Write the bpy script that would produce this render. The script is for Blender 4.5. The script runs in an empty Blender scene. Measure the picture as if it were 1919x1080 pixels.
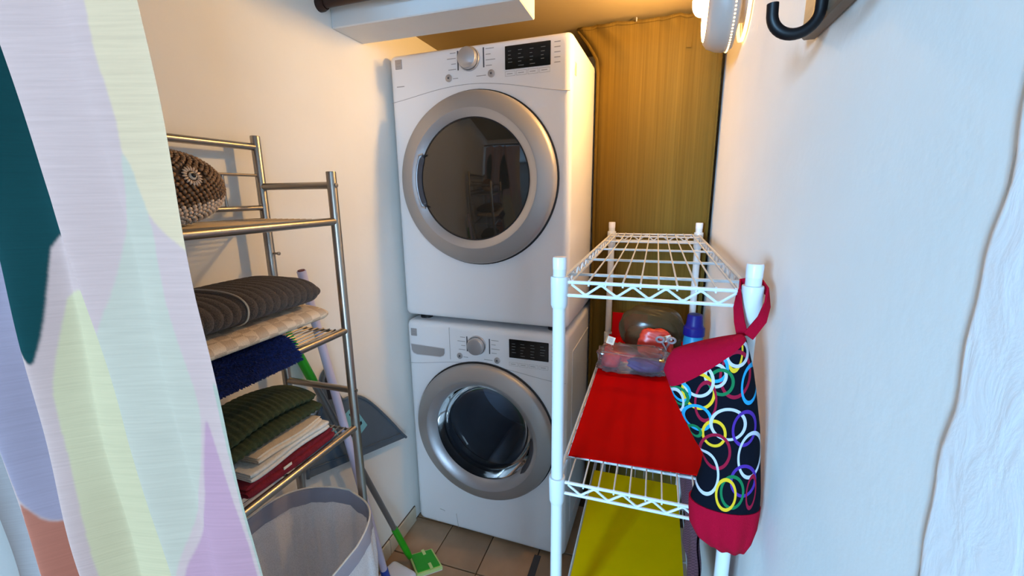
import bpy, bmesh, math, random
import numpy as np
from mathutils import Vector, Matrix
random.seed(7)
rng = np.random.default_rng(7)
C = bpy.context.scene.collection
scene = bpy.context.scene

# ------------------------------------------------------------------ camera
cam_d = bpy.data.cameras.new('camera')
cam = bpy.data.objects.new('camera', cam_d); C.objects.link(cam)
cam_d.sensor_width = 36.0
cam_d.lens = 804.31 / 1919 * 36.0
cam_d.clip_start = 0.02
RIGHT = Vector((0.94936938, 0.31393923, -0.01182937))
UP = Vector((-0.05640718, 0.20737836, 0.97663322))
FWD = Vector((-0.30905664, 0.92651841, -0.21458709))
m = Matrix((RIGHT, UP, -FWD)).transposed().to_4x4()
m.translation = (0.964802, -1.489674, 1.478837)
cam.matrix_world = m
scene.camera = cam

# ------------------------------------------------------------------ world, daylight, exposure
scene.view_settings.view_transform = 'Standard'
scene.view_settings.look = 'None'
scene.view_settings.exposure = 0.0
scene.view_settings.gamma = 1.0
scene.view_settings.use_curve_mapping = False
w = bpy.data.worlds.new('world'); scene.world = w; w.use_nodes = True
w.node_tree.nodes['Background'].inputs[0].default_value = (0.55, 0.70, 1.0, 1)
w.node_tree.nodes['Background'].inputs[1].default_value = 0.6

LAMP_COLOR = (1.0, 0.57, 0.18)
LAMP_STRENGTH = 560.0
def area(name, loc, rot, sx, sy, power, color):
    d = bpy.data.lights.new(name, 'AREA'); d.shape = 'RECTANGLE'
    d.size = sx; d.size_y = sy; d.energy = power; d.color = color
    o = bpy.data.objects.new(name, d); C.objects.link(o)
    o.location = loc; o.rotation_euler = rot
    return o
# daylight through the window of the room behind the camera (faces +Y)
DAY_REAR, FILL_SIDE = 940, 172
area('window_daylight', (-1.05, -6.95, 1.75), (math.radians(90), 0, 0), 0.95, 1.3, DAY_REAR, (0.33, 0.64, 1.0))
area('side_fill_light', (2.50, -4.30, 1.60), (math.radians(90), 0, math.radians(90)), 2.4, 1.9, FILL_SIDE, (0.50, 0.74, 1.0))  # added fill from the right, evens out the machine fronts and left wall

# ------------------------------------------------------------------ materials
MATS = {}
def new_mat(name):
    mt = bpy.data.materials.new(name); mt.use_nodes = True
    return mt, mt.node_tree, mt.node_tree.nodes['Principled BSDF']
def srgb(r, g, b):
    f = lambda c: (c / 255 / 12.92) if c / 255 <= .04045 else ((c / 255 + .055) / 1.055) ** 2.4
    return (f(r), f(g), f(b), 1)
def mat(name, col, rough=.5, metal=0., var=0., vscale=30., bump=0., bscale=200., spec=.5, stretch=None, coat=0., trans=0., sheen=0., emit=None, alpha=1.):
    if name in MATS: return MATS[name]
    mt, nt, b = new_mat(name)
    b.inputs['Base Color'].default_value = col
    b.inputs['Roughness'].default_value = rough
    b.inputs['Metallic'].default_value = metal
    b.inputs['Specular IOR Level'].default_value = spec
    b.inputs['Coat Weight'].default_value = coat
    b.inputs['Transmission Weight'].default_value = trans
    b.inputs['Alpha'].default_value = alpha
    if sheen: b.inputs['Sheen Weight'].default_value = sheen
    if emit:
        b.inputs['Emission Color'].default_value = emit[0]; b.inputs['Emission Strength'].default_value = emit[1]
    tc = nt.nodes.new('ShaderNodeTexCoord'); mp = nt.nodes.new('ShaderNodeMapping')
    nt.links.new(tc.outputs['Object'], mp.inputs[0])
    if stretch: mp.inputs['Scale'].default_value = stretch
    if var:
        n = nt.nodes.new('ShaderNodeTexNoise'); n.inputs['Scale'].default_value = vscale; n.inputs['Detail'].default_value = 5
        nt.links.new(mp.outputs[0], n.inputs[0])
        mr = nt.nodes.new('ShaderNodeMapRange'); mr.inputs[3].default_value = 1 - var; mr.inputs[4].default_value = 1 + var
        mr.inputs[1].default_value = .3; mr.inputs[2].default_value = .7
        nt.links.new(n.outputs[0], mr.inputs[0])
        mx = nt.nodes.new('ShaderNodeVectorMath'); mx.operation = 'SCALE'
        mx.inputs[0].default_value = col[:3]; nt.links.new(mr.outputs[0], mx.inputs['Scale'])
        nt.links.new(mx.outputs[0], b.inputs['Base Color'])
    if bump:
        n2 = nt.nodes.new('ShaderNodeTexNoise'); n2.inputs['Scale'].default_value = bscale; n2.inputs['Detail'].default_value = 4
        nt.links.new(mp.outputs[0], n2.inputs[0])
        bp = nt.nodes.new('ShaderNodeBump'); bp.inputs['Strength'].default_value = bump; bp.inputs['Distance'].default_value = .004
        nt.links.new(n2.outputs[0], bp.inputs['Height']); nt.links.new(bp.outputs[0], b.inputs['Normal'])
    MATS[name] = mt
    return mt

M_wall = mat('wall_paint', srgb(241, 239, 233), .75, bump=.12, bscale=60, var=.015, vscale=6)
M_room = mat('room_paint', srgb(150, 148, 146), .8, bump=.1, bscale=50)
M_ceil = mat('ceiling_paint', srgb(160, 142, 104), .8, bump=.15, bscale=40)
M_beam = mat('beam_paint', srgb(225, 225, 224), .7, bump=.15, bscale=30, var=.02, vscale=9)
M_stucco = mat('stucco', srgb(250, 250, 250), .8)
M_tile = mat('tile', srgb(170, 138, 108), .38, var=.14, vscale=9, bump=.06, bscale=40)
M_tile2 = mat('tile_b', srgb(160, 128, 98), .40, var=.14, vscale=7, bump=.06, bscale=40)
M_grout = mat('grout', srgb(92, 74, 60), .9, var=.1)
M_base = mat('baseboard_tile', srgb(205, 190, 165), .35, var=.08, vscale=14)
M_enamel = mat('white_enamel', srgb(244, 243, 245), .28, coat=.3)
M_panelw = mat('panel_white', srgb(224, 222, 226), .35)
M_silver = mat('silver_ring', srgb(172, 168, 166), .5, metal=.55)
M_silver2 = mat('silver_bevel', srgb(190, 190, 194), .38, metal=.7)
M_black = mat('black_gasket', srgb(24, 24, 28), .5)
M_dark = mat('dark_plastic', srgb(70, 70, 78), .35)
M_display = mat('display_black', srgb(10, 10, 12), .12)
M_print = mat('panel_print', srgb(166, 162, 162), .6)
M_seam = mat('seam_grey', srgb(186, 184, 188), .5)
M_printl = mat('display_print', srgb(120, 125, 125), .6)
M_greyplate = mat('grey_plate', srgb(176, 172, 172), .4, metal=.3)
M_drum = mat('drum_steel', srgb(176, 182, 190), .38, metal=.8)
M_baffle = mat('baffle_grey', srgb(150, 156, 164), .4)
M_rubber = mat('rubber_grey', srgb(48, 52, 58), .6)
M_dglass = mat('dryer_glass', srgb(44, 38, 32), .05, spec=.6, coat=.4)
M_nickel = mat('satin_nickel', srgb(168, 160, 150), .30, metal=.95, var=.04, vscale=20, stretch=(1, 1, .1))
M_wirew = mat('white_epoxy', srgb(212, 213, 212), .4)
M_brownmat = mat('brown_chenille', srgb(74, 62, 54), .95, var=.45, vscale=420, bump=.7, bscale=500, sheen=.1)
M_stitch = mat('stitch', srgb(190, 178, 160), .9)
M_blue = mat('blue_shag', srgb(16, 34, 92), .95, var=.5, vscale=160, bump=.8, bscale=300)
M_green = mat('green_cloth', srgb(52, 62, 36), .95, var=.25, vscale=120, bump=.5, bscale=400)
M_cream = mat('cream_cloth', srgb(226, 208, 184), .95, var=.06, vscale=120, bump=.4, bscale=400)
M_whitec = mat('white_cloth', srgb(222, 216, 206), .95, var=.06, vscale=120, bump=.4, bscale=400)
M_maroon = mat('maroon_cloth', srgb(122, 14, 34), .9, var=.2, vscale=90, bump=.4, bscale=400)
M_tag = mat('paper_tag', srgb(225, 215, 195), .8)
M_red = mat('red_sheet', srgb(180, 0, 0), .6, spec=.04, var=.03, vscale=12)
M_yellow = mat('yellow_sheet', srgb(240, 200, 0), .6, spec=.04, var=.03, vscale=12)
M_lilac = mat('lilac_pole', srgb(205, 198, 222), .4)
M_pinkcap = mat('pole_end', srgb(90, 20, 30), .6)
M_polegrey = mat('grey_pole', srgb(120, 118, 116), .35, metal=.4)
M_greenp = mat('green_plastic', srgb(36, 160, 20), .4)
M_limep = mat('lime_edge', srgb(196, 220, 140), .5)
M_pan = mat('dustpan_grey', srgb(84, 98, 112), .5, var=.04, vscale=20)
M_sticker = mat('sticker_blue', srgb(120, 186, 200), .5)
M_ink = mat('sticker_ink', srgb(22, 22, 30), .6)
M_mopw = mat('mop_white', srgb(220, 222, 235), .4)
M_mopb = mat('mop_blue', srgb(30, 70, 170), .5)
M_blackm = mat('black_metal', srgb(14, 10, 12), .45, spec=.3)
M_rod = mat('rod_bronze', srgb(50, 28, 22), .4, metal=.3)
M_board = mat('hook_board', srgb(140, 118, 98), .6, var=.15, vscale=12, stretch=(8, 1, 8))
M_crimson = mat('crimson_cotton', srgb(168, 6, 40), .95, spec=.1, bump=.3, bscale=500)
M_bcap = mat('blue_cap', srgb(14, 16, 104), .4, spec=.3)
M_teal = mat('teal_bottle', srgb(26, 122, 160), .4, spec=.3)
M_strip = mat('dark_strip', srgb(62, 62, 66), .7)
M_orange = mat('red_packet', srgb(205, 60, 40), .35)
M_purplefab = mat('purple_fabric', srgb(70, 50, 110), .6, var=.3, vscale=30)
M_redfab = mat('red_fabric', srgb(185, 40, 40), .6, var=.3, vscale=30)
M_shellb = mat('shell_brown', srgb(124, 92, 62), .3, var=.6, vscale=110)
M_shellw = mat('shell_white', srgb(216, 190, 165), .35, var=.2, vscale=90)
M_shellcore = mat('shell_core', srgb(60, 40, 26), .8)
M_fixture = mat('fixture_shell', srgb(158, 152, 146), .45)
M_hampgrey = mat('hamper_band', srgb(150, 148, 160), .8, bump=.3, bscale=600)

def shell_lamp(name, strength):
    mt, nt, b = new_mat(name)
    b.inputs['Base Color'].default_value = (.9, .8, .6, 1)
    b.inputs['Emission Color'].default_value = (*LAMP_COLOR, 1); b.inputs['Emission Strength'].default_value = strength
    return mt
M_lamp = shell_lamp('lamp_glass', 26.0)
M_bulb = shell_lamp('lamp_bulb', LAMP_STRENGTH)
M_lampdot = shell_lamp('lamp_hole', 3.5)

def stucco_nodes():
    nt = M_stucco.node_tree; b = nt.nodes['Principled BSDF']
    tc = nt.nodes.new('ShaderNodeTexCoord'); mp = nt.nodes.new('ShaderNodeMapping'); mp.inputs['Scale'].default_value = (1, 1.5, .8)
    nt.links.new(tc.outputs['Object'], mp.inputs[0])
    n = nt.nodes.new('ShaderNodeTexNoise'); n.inputs['Scale'].default_value = 28; n.inputs['Detail'].default_value = 6; n.inputs['Distortion'].default_value = .6
    nt.links.new(mp.outputs[0], n.inputs[0])
    bp = nt.nodes.new('ShaderNodeBump'); bp.inputs['Strength'].default_value = .16; bp.inputs['Distance'].default_value = .01
    nt.links.new(n.outputs[0], bp.inputs['Height']); nt.links.new(bp.outputs[0], b.inputs['Normal'])
stucco_nodes()

def clear_mat(name, tint, gloss, rough=.08, opacity=.0, body=(1, 1, 1, 1)):
    """thin clear film or pane: transparent + fresnel gloss (+ a little diffuse haze)"""
    mt = bpy.data.materials.new(name); mt.use_nodes = True; nt = mt.node_tree; nt.nodes.clear()
    out = nt.nodes.new('ShaderNodeOutputMaterial')
    tr = nt.nodes.new('ShaderNodeBsdfTransparent'); tr.inputs[0].default_value = tint
    gl = nt.nodes.new('ShaderNodeBsdfGlossy'); gl.inputs['Roughness'].default_value = rough
    fr = nt.nodes.new('ShaderNodeFresnel'); fr.inputs[0].default_value = gloss
    mx = nt.nodes.new('ShaderNodeMixShader'); nt.links.new(fr.outputs[0], mx.inputs[0]); nt.links.new(tr.outputs[0], mx.inputs[1]); nt.links.new(gl.outputs[0], mx.inputs[2])
    last = mx
    if opacity:
        df = nt.nodes.new('ShaderNodeBsdfDiffuse'); df.inputs[0].default_value = body
        m2 = nt.nodes.new('ShaderNodeMixShader'); m2.inputs[0].default_value = opacity
        nt.links.new(mx.outputs[0], m2.inputs[1]); nt.links.new(df.outputs[0], m2.inputs[2]); last = m2
    nt.links.new(last.outputs[0], out.inputs[0])
    return mt
M_wglass = clear_mat('washer_glass', (.64, .68, .74, 1), 1.30, .05)
M_film = clear_mat('clear_film', (.90, .88, .88, 1), 1.45, .16, .07, (.8, .78, .76, 1))
M_smoke = clear_mat('smoky_film', (.62, .52, .40, 1), 1.35, .2, .32, srgb(112, 96, 66))
M_window = clear_mat('window_glass', (.97, .98, 1, 1), 1.4, .02)

# ------------------------------------------------------------------ mesh helpers
class MB:
    def __init__(s): s.v = []; s.f = []; s.mi = []
    def add(s, v, f, mi=0):
        o = len(s.v); s.v += [tuple(map(float, p)) for p in v]; s.f += [tuple(i + o for i in q) for q in f]; s.mi += [mi] * len(f); return s
    def box(s, c, size, bevel=0., seg=2, rot=None, mi=0):
        bm = bmesh.new(); bmesh.ops.create_cube(bm, size=1)
        for v in bm.verts: v.co = Vector((v.co.x * size[0], v.co.y * size[1], v.co.z * size[2]))
        if bevel: bmesh.ops.bevel(bm, geom=bm.edges[:], offset=bevel, segments=seg, affect='EDGES', profile=.5)
        M = rot.to_4x4() if rot else Matrix.Identity(4)
        bm.verts.ensure_lookup_table(); bm.verts.index_update()
        s.add([M @ v.co + Vector(c) for v in bm.verts], [[v.index for v in f.verts] for f in bm.faces], mi); bm.free(); return s
    def span(s, a, b, bevel=0., seg=2, mi=0):
        return s.box([(a[i] + b[i]) / 2 for i in range(3)], [abs(b[i] - a[i]) for i in range(3)], bevel, seg, None, mi)
    def tube(s, pts, r, seg=10, caps=True, closed=False, mi=0):
        P = [Vector(p) for p in pts]; n = len(P); rs = r if isinstance(r, (list, tuple)) else [r] * n
        t0 = (P[1] - P[0]).normalized(); ref = Vector((0, 0, 1)) if abs(t0.z) < .9 else Vector((1, 0, 0))
        N = t0.cross(ref).normalized(); V = []
        for i in range(n):
            a = P[i] - P[i - 1] if (i > 0 or closed) else P[1] - P[0]
            b = P[(i + 1) % n] - P[i] if (i < n - 1 or closed) else P[i] - P[i - 1]
            t = (a.normalized() + b.normalized()); t = t.normalized() if t.length > 1e-6 else a.normalized()
            N = (N - t * N.dot(t)).normalized(); B = t.cross(N)
            for k in range(seg):
                an = 2 * math.pi * k / seg; V.append(P[i] + (N * math.cos(an) + B * math.sin(an)) * rs[i])
        F = []
        for i in range(n if closed else n - 1):
            j = (i + 1) % n
            for k in range(seg):
                l = (k + 1) % seg; F.append((i * seg + k, i * seg + l, j * seg + l, j * seg + k))
        if caps and not closed:
            F.append(tuple(range(seg))[::-1]); F.append(tuple((n - 1) * seg + k for k in range(seg)))
        return s.add(V, F, mi)
    def lathe(s, prof, o, axis, seg=64, mi=0):
        """prof: (radius, height along axis); axis 'x','y','z' or '-x','-y'"""
        o = Vector(o); V = []
        ax = {'x': (Vector((1, 0, 0)), Vector((0, 1, 0)), Vector((0, 0, 1))), '-x': (Vector((-1, 0, 0)), Vector((0, 0, 1)), Vector((0, 1, 0))),
              '-y': (Vector((0, -1, 0)), Vector((1, 0, 0)), Vector((0, 0, 1))), 'y': (Vector((0, 1, 0)), Vector((0, 0, 1)), Vector((1, 0, 0))), 'z': (Vector((0, 0, 1)), Vector((1, 0, 0)), Vector((0, 1, 0)))}[axis]
        for r, h in prof:
            for k in range(seg):
                an = 2 * math.pi * k / seg; V.append(o + ax[0] * h + (ax[1] * math.cos(an) + ax[2] * math.sin(an)) * max(r, 1e-5))
        F = []
        for i in range(len(prof) - 1):
            for k in range(seg):
                l = (k + 1) % seg; F.append((i * seg + k, i * seg + l, (i + 1) * seg + l, (i + 1) * seg + k))
        return s.add(V, F, mi)
    def loft(s, rings, cap=True, closed=True, mi=0):
        n = len(rings[0]); V = [p for r in rings for p in r]; F = []
        for i in range(len(rings) - 1):
            for k in range(n if closed else n - 1):
                l = (k + 1) % n; F.append((i * n + k, i * n + l, (i + 1) * n + l, (i + 1) * n + k))
        if cap: F.append(tuple(range(n))[::-1]); F.append(tuple((len(rings) - 1) * n + k for k in range(n)))
        return s.add(V, F, mi)
    def prism(s, poly, fn, t0, t1, mi=0):
        """poly of 2D points, fn(a,b,t) -> 3D; thickness t0..t1"""
        n = len(poly); V = [fn(a, b, t0) for a, b in poly] + [fn(a, b, t1) for a, b in poly]
        F = [tuple(range(n))[::-1], tuple(range(n, 2 * n))] + [(k, (k + 1) % n, n + (k + 1) % n, n + k) for k in range(n)]
        return s.add(V, F, mi)
    def grid(s, P, mi=0):
        P = np.asarray(P); a, b = P.shape[:2]; V = P.reshape(-1, 3)
        F = [(i * b + j, i * b + j + 1, (i + 1) * b + j + 1, (i + 1) * b + j) for i in range(a - 1) for j in range(b - 1)]
        return s.add(V, F, mi)
    def mesh(s, name, mats, smooth=40):
        me = bpy.data.meshes.new(name); me.from_pydata(s.v, [], s.f)
        mats = mats if isinstance(mats, (list, tuple)) else [mats]
        for m_ in mats: me.materials.append(m_)
        if len(mats) > 1: me.polygons.foreach_set('material_index', s.mi)
        bm = bmesh.new(); bm.from_mesh(me); bmesh.ops.recalc_face_normals(bm, faces=bm.faces[:]); bm.to_mesh(me); bm.free()
        if smooth:
            me.shade_smooth()
            if smooth < 180: me.set_sharp_from_angle(angle=math.radians(smooth))
        me.update()
        return me
    def build(s, name, mats, parent=None, smooth=40, label=None):
        o = bpy.data.objects.new(name, s.mesh(name, mats, smooth)); C.objects.link(o)
        if parent: o.parent = parent
        if label: o['label'] = label
        return o

def tag(o, label, cat, group=None):
    o['label'] = label; o['category'] = cat
    if group: o['group'] = group
    return o
def thing(name, label, cat, loc=(0, 0, 0), rz=0., group=None):
    o = bpy.data.objects.new(name, None); C.objects.link(o); o.location = loc; o.rotation_euler = (0, 0, rz); o.empty_display_size = .05
    return tag(o, label, cat, group)
def struct(o): o['kind'] = 'structure'; return o
def inst(name, me, parent, loc=(0, 0, 0), rot=None):
    o = bpy.data.objects.new(name, me); C.objects.link(o); o.parent = parent; o.location = loc
    if rot: o.rotation_euler = rot
    return o
def rel(o, parts=None): return o

# ------------------------------------------------------------------ room shell
XL, XR, ZC = -0.022, 1.175, 2.12
YB = 0.78
floor = struct(MB().span((-3.0, -7.1, -.06), (3.0, .86, -.012)).build('floor', M_grout, smooth=0))
TX = [-0.045, 0.162, 0.3625, 0.5755, 0.785, 0.99, 1.18]
tile_mesh = {}
ti = 0
for i in range(len(TX) - 1):
    for j in range(7):
        y1 = 0.02 - .205 * j + .30 if j == 0 else 0.02 - .205 * (j - 1)
        y0 = 0.02 - .205 * j
        x0, x1 = max(TX[i], XL) + .002, min(TX[i + 1], XR) - .002
        k = (round(x1 - x0, 4), round(y1 - y0, 4), (i + j) % 2)
        if k not in tile_mesh:
            tile_mesh[k] = MB().box((0, 0, -.008), (k[0], k[1] - .005, .016), .0016, 1).mesh('tile', M_tile if k[2] else M_tile2, 30)
        inst('tile', tile_mesh[k], floor, ((x0 + x1) / 2, (y0 + y1) / 2, 0))

struct(MB().span((XL - .10, -1.42, 0), (XL, YB + .1, 2.3)).build('wall_left', M_wall, smooth=0))
struct(MB().span((XR, -1.126, 0), (XR + .12, YB + .1, 2.3)).build('wall_right', M_wall, smooth=0))
struct(MB().span((XL - .1, YB, 0), (XR + .12, YB + .1, 2.3)).build('wall_back', M_wall, smooth=0))
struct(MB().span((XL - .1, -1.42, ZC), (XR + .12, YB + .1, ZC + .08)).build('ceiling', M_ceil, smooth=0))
# thick stucco end of the right-hand wall (door jamb), with softly rounded, uneven arris
JX, JY = 1.1690, -1.1245
def jamb():
    mb = MB(); nz, na = 150, 10
    P = np.zeros((nz, na + 3, 3))
    zs = np.linspace(0, 2.3, nz)
    for i, z in enumerate(zs):
        e = .0024 * math.sin(z * 41) + .0018 * math.sin(z * 83 + 1) + .0016 * math.sin(z * 23 + 2)
        P[i, 0] = (XR + .12, JY + e, z)
        r = .012
        P[i, 1] = (JX + r + .01, JY + e, z)
        for k in range(na):
            a = math.pi / 2 * k / (na - 1)
            P[i, 2 + k] = (JX + r - r * math.sin(a) , JY - r + r * math.cos(a) + e, z)
        P[i, na + 2] = (JX, -1.42, z)
    mb.grid(P)
    mb.add([(JX, -1.42, 0), (2.6, -1.42, 0), (2.6, -1.42, 2.3), (JX, -1.42, 2.3)], [(0, 1, 2, 3)])
    mb.add([(2.6, -1.42, 0), (2.6, JY, 0), (2.6, JY, 2.3), (2.6, -1.42, 2.3)], [(0, 1, 2, 3)])
    mb.add([(2.6, JY, 0), (XR + .12, JY, 0), (XR + .12, JY, 2.3), (2.6, JY, 2.3)], [(0, 1, 2, 3)])
    return mb
struct(jamb().build('wall_front_right', M_stucco, smooth=50))
struct(MB().span((-3.0, -1.42, 0), (XL - .1, -1.3, 2.7)).build('wall_front_left', M_room, smooth=0))
struct(MB().span((XL - .1, -1.42, 2.06), (2.6, -1.3, 2.7), .004, 1).build('trim_1', M_stucco, smooth=0))
# boxed beam crossing in front of the dryer top
struct(MB().span((XL, -.266, 1.985), (.588, -.114, ZC), .003, 1).build('trim_2', M_beam, smooth=30))
# tiled skirting along the left wall
bb = struct(MB().span((XL, -1.3, 0), (XL + .004, .0, .074)).build('baseboard_left', M_grout, smooth=0))
bbm = MB().box((0, 0, 0), (.008, .201, .072), .0015, 1).mesh('tile', M_base, 30)
for j in range(6): inst('tile', bbm, bb, (XL + .007, -.105 - .205 * j, .037))
# the room behind the camera, which the daylight comes from
struct(MB().span((-3.1, -7.1, 0), (-3.0, -1.3, 2.75)).build('wall_room_left', M_room, smooth=0))
wq = MB()
for a, b in (((2.6, -7.1, 0), (2.7, -5.52, 2.75)), ((2.6, -3.08, 0), (2.7, -1.176, 2.75)), ((2.6, -5.52, 0), (2.7, -3.08, .63)), ((2.6, -5.52, 2.57), (2.7, -3.08, 2.75))): wq.span(a, b)
struct(wq.build('wall_room_right', M_room, smooth=0))
wn = MB()
for y in (-5.495, -4.30, -3.105): wn.span((2.46, y - .025, .63), (2.49, y + .025, 2.57))
for z in (.655, 2.545): wn.span((2.46, -5.52, z - .025), (2.49, -3.08, z + .025))
wn = struct(wn.build('added_fill_window', M_panelw, smooth=0))  # unseen window added to go with the side fill light
MB().span((2.55, -5.52, .63), (2.555, -3.08, 2.57)).build('pane', M_window, wn, smooth=0)
struct(MB().span((-3.1, -7.2, 2.7), (2.7, -1.3, 2.8)).build('ceiling_room', M_room, smooth=0))
wr = MB()
WX0, WX1, WZ0, WZ1 = -1.56, -.54, 1.07, 2.43
for a, b in (((-3.1, -7.15, 0), (WX0, -7.05, 2.75)), ((WX1, -7.15, 0), (2.7, -7.05, 2.75)), ((WX0, -7.15, 0), (WX1, -7.05, WZ0)), ((WX0, -7.15, WZ1), (WX1, -7.05, 2.75))): wr.span(a, b)
struct(wr.build('wall_rear', M_room, smooth=0))
win = MB()
for x in (WX0 + .025, (WX0 + WX1) / 2, WX1 - .025): win.span((x - .025, -6.94, WZ0), (x + .025, -6.90, WZ1))
for z in (WZ0 + .025, WZ1 - .025): win.span((WX0, -6.94, z - .025), (WX1, -6.90, z + .025))
win = struct(win.build('window_1', M_panelw, smooth=0))
MB().span((WX0, -6.99, WZ0), (WX1, -6.985, WZ1)).build('pane', M_window, win, smooth=0)

# ------------------------------------------------------------------ washer and dryer
MW, MH, TH = .686, .98, -0.03039
def rrect(w_, h0, h1, r, n=7):
    P = []
    for cx, cz, a0 in ((w_ - r, h1 - r, 0), (r, h1 - r, 90), (r, h0 + r, 180), (w_ - r, h0 + r, 270)):
        for k in range(n):
            a = math.radians(a0 + 90 * k / (n - 1)); P.append((cx + r * math.cos(a), cz + r * math.sin(a)))
    # densify the straight sides
    Q = []
    for i, p in enumerate(P):
        q_ = P[(i + 1) % len(P)]; Q.append(p); d = math.hypot(q_[0] - p[0], q_[1] - p[1]); k = int(d / .05)
        for t in range(1, k): Q.append((p[0] + (q_[0] - p[0]) * t / k, p[1] + (q_[1] - p[1]) * t / k))
    return Q
def machine_body(z0, z1, dc, hole, top_round):
    mb = MB()
    def ring(inset, y, r):
        return [(x, y, z) for x, z in [(inset + p[0] * (MW - 2 * inset) / MW, z0 + inset + (p[1] - z0) * (z1 - z0 - 2 * inset) / (z1 - z0)) for p in rrect(MW, z0, z1, r)]]
    R0 = ring(0, .03, .02)
    rings = [[(dc[0] + hole * math.cos(math.atan2(p[2] - dc[1], p[0] - dc[0])), 0, dc[1] + hole * math.sin(math.atan2(p[2] - dc[1], p[0] - dc[0]))) for p in R0]]
    for ins, y in ((.026, 0), (.0165, .0012), (.0095, .0045), (.0045, .0098), (.0012, .018), (0, .028), (0, .70)): rings.append(ring(ins, y, .02))
    mb.loft(rings, cap=False)
    n = len(R0); o = len(mb.v) - n; mb.f.append(tuple(range(o, o + n))); mb.mi.append(0)
    return mb
def front_text(mb, x, z, w_, h=.0022, y=-.0006, mi=0): mb.span((x, y, z - h / 2), (x + w_, .0008, z + h / 2), mi=mi)

def controls(root, kx, kz, zt, dz0, dz1, bz, side):
    """knob, cycle marks, display and keys of a control panel"""
    kb = MB().lathe([(.0385, -.001), (.0385, .006), (.0365, .009)], (kx, 0, kz), '-y', 40).build('knob_base', M_silver2, root)
    MB().lathe([(.0345, .008), (.0345, .024), (.0325, .0285), (.029, .030), (0, .030)], (kx, 0, kz), '-y', 40).build('knob', M_silver2, root, smooth=35)
    for s, bx in ((-1, kx - .0445), (1, kx + .0525)):
        b_ = MB().span((bx - .0022, -.0009, kz - .031), (bx + .0022, .001, kz + .031)).build('indicator_bar', M_dark, root, smooth=0)
        pr = MB()
        for k in range(4):
            zz = kz + .026 - k * .0175; L = (.022, .034, .018, .030)[k if s < 0 else 3 - k]
            front_text(pr, bx + (.008 if s > 0 else -.008 - L), zz, L)
        pr.build('cycle_text', M_print, root, smooth=0)['kind'] = 'stuff'
    d = MB().span((.458, -.0022, dz0), (.615, .002, dz1), .0015, 1).build('display', M_display, root, smooth=30)
    pr = MB()
    for cx, n in ((.470, 4), (.505, 5), (.545, 5), (.583, 4)):
        for k in range(n):
            zz = dz1 - .016 - k * .0115 - random.random() * .002
            front_text(pr, cx, zz, .008 + .012 * random.random(), .0016, -.0028)
    pr.build('display_text', M_printl, d, smooth=0)['kind'] = 'stuff'
    keys = MB()
    for k in range(4):
        x0 = .458 + k * .040
        key = MB().tube([(x0, 0, bz - .007), (x0 + .035, 0, bz - .007), (x0 + .035, 0, bz + .007), (x0, 0, bz + .007)], .0006, 5, closed=True)
        front_text(key, x0 + .006, bz, .02, .0018); key.build('touch_key', M_print, root, smooth=0)
    st = MB()
    for k in range(5): front_text(st, .627, dz1 - .006 - k * .015, .02)
    st.build('side_text', M_print, root, smooth=0)['kind'] = 'stuff'
    for bx, tx, L in ((.246, .262, .020), (.408, .352, .036)):
        bt = MB().lathe([(.0125, -.001), (.0125, .003), (.0095, .0048), (0, .0048)], (bx, 0, bz + .007), '-y', 24).build('push_button', M_greyplate, root)
        MB().lathe([(.0035, .0047), (.0035, .0054), (0, .0054)], (bx, 0, bz + .007), '-y', 12).build('symbol', M_dark, bt)
        t = MB(); front_text(t, tx, bz + .004, L); t.build('button_text', M_print, root, smooth=0)
def seam(root, pts):
    P = []
    n = 40; xs = np.linspace(pts[0][0], pts[-1][0], n)
    px = np.array([p[0] for p in pts]); pz = np.array([p[1] for p in pts])
    c = np.polyfit(px, pz, 4); zs = np.polyval(c, xs)
    MB().tube([(x, .0005, z) for x, z in zip(xs, zs)], .0013, 6).build('panel_seam', M_seam, root)
def badge(root, x, z):
    b_ = MB().span((x - .014, -.0012, z - .016), (x + .014, .001, z + .016), .002, 2).build('badge', M_greyplate, root)
    MB().span((x - .007, -.002, z - .008), (x + .007, -.001, z - .005)).span((x - .007, -.002, z + .002), (x + .007, -.001, z + .005)).build('emblem', M_print, b_, smooth=0)

def door_ring(root, dc, R):
    MB().lathe([(R + .006, -.0005), (R + .006, .006), (R - .004, .008)], (dc[0], 0, dc[1]), '-y', 96).build('door_gap', M_black, root)
    door = MB().lathe([(R, .004), (R + .001, .020), (R - .003, .0285), (R - .010, .034), (R - .030, .041), (.246, .050), (.241, .0505)], (dc[0], 0, dc[1]), '-y', 96).build('door_ring', M_silver, root, smooth=50)
    return door

# ---- dryer (upper)
dr = thing('dryer', 'white front-loading dryer stacked on top, with closed dark door glass', 'dryer', (0, 0, .994), TH)
DC = (.343, .533)
machine_body(0, .985, DC, .20, .03).build('body', M_enamel, dr, smooth=50)
door = door_ring(dr, DC, .300)
MB().lathe([(.241, .0505), (.236, .049), (.214, .038), (.210, .034)], (DC[0], 0, DC[1]), '-y', 96).build('inner_bevel', M_silver2, door, smooth=60)
MB().lathe([(.2125, .033), (.2125, .037), (.208, .0372)], (DC[0], 0, DC[1]), '-y', 96).build('glass_gasket', M_black, door)
R_, sag = .208, .020
MB().lathe([(R_ * math.cos(t), .036 + sag * (1 - math.cos(t) ** 2)) for t in np.linspace(0, math.pi / 2, 16)], (DC[0], 0, DC[1]), '-y', 96).build('door_glass', M_dglass, door, smooth=180)
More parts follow.
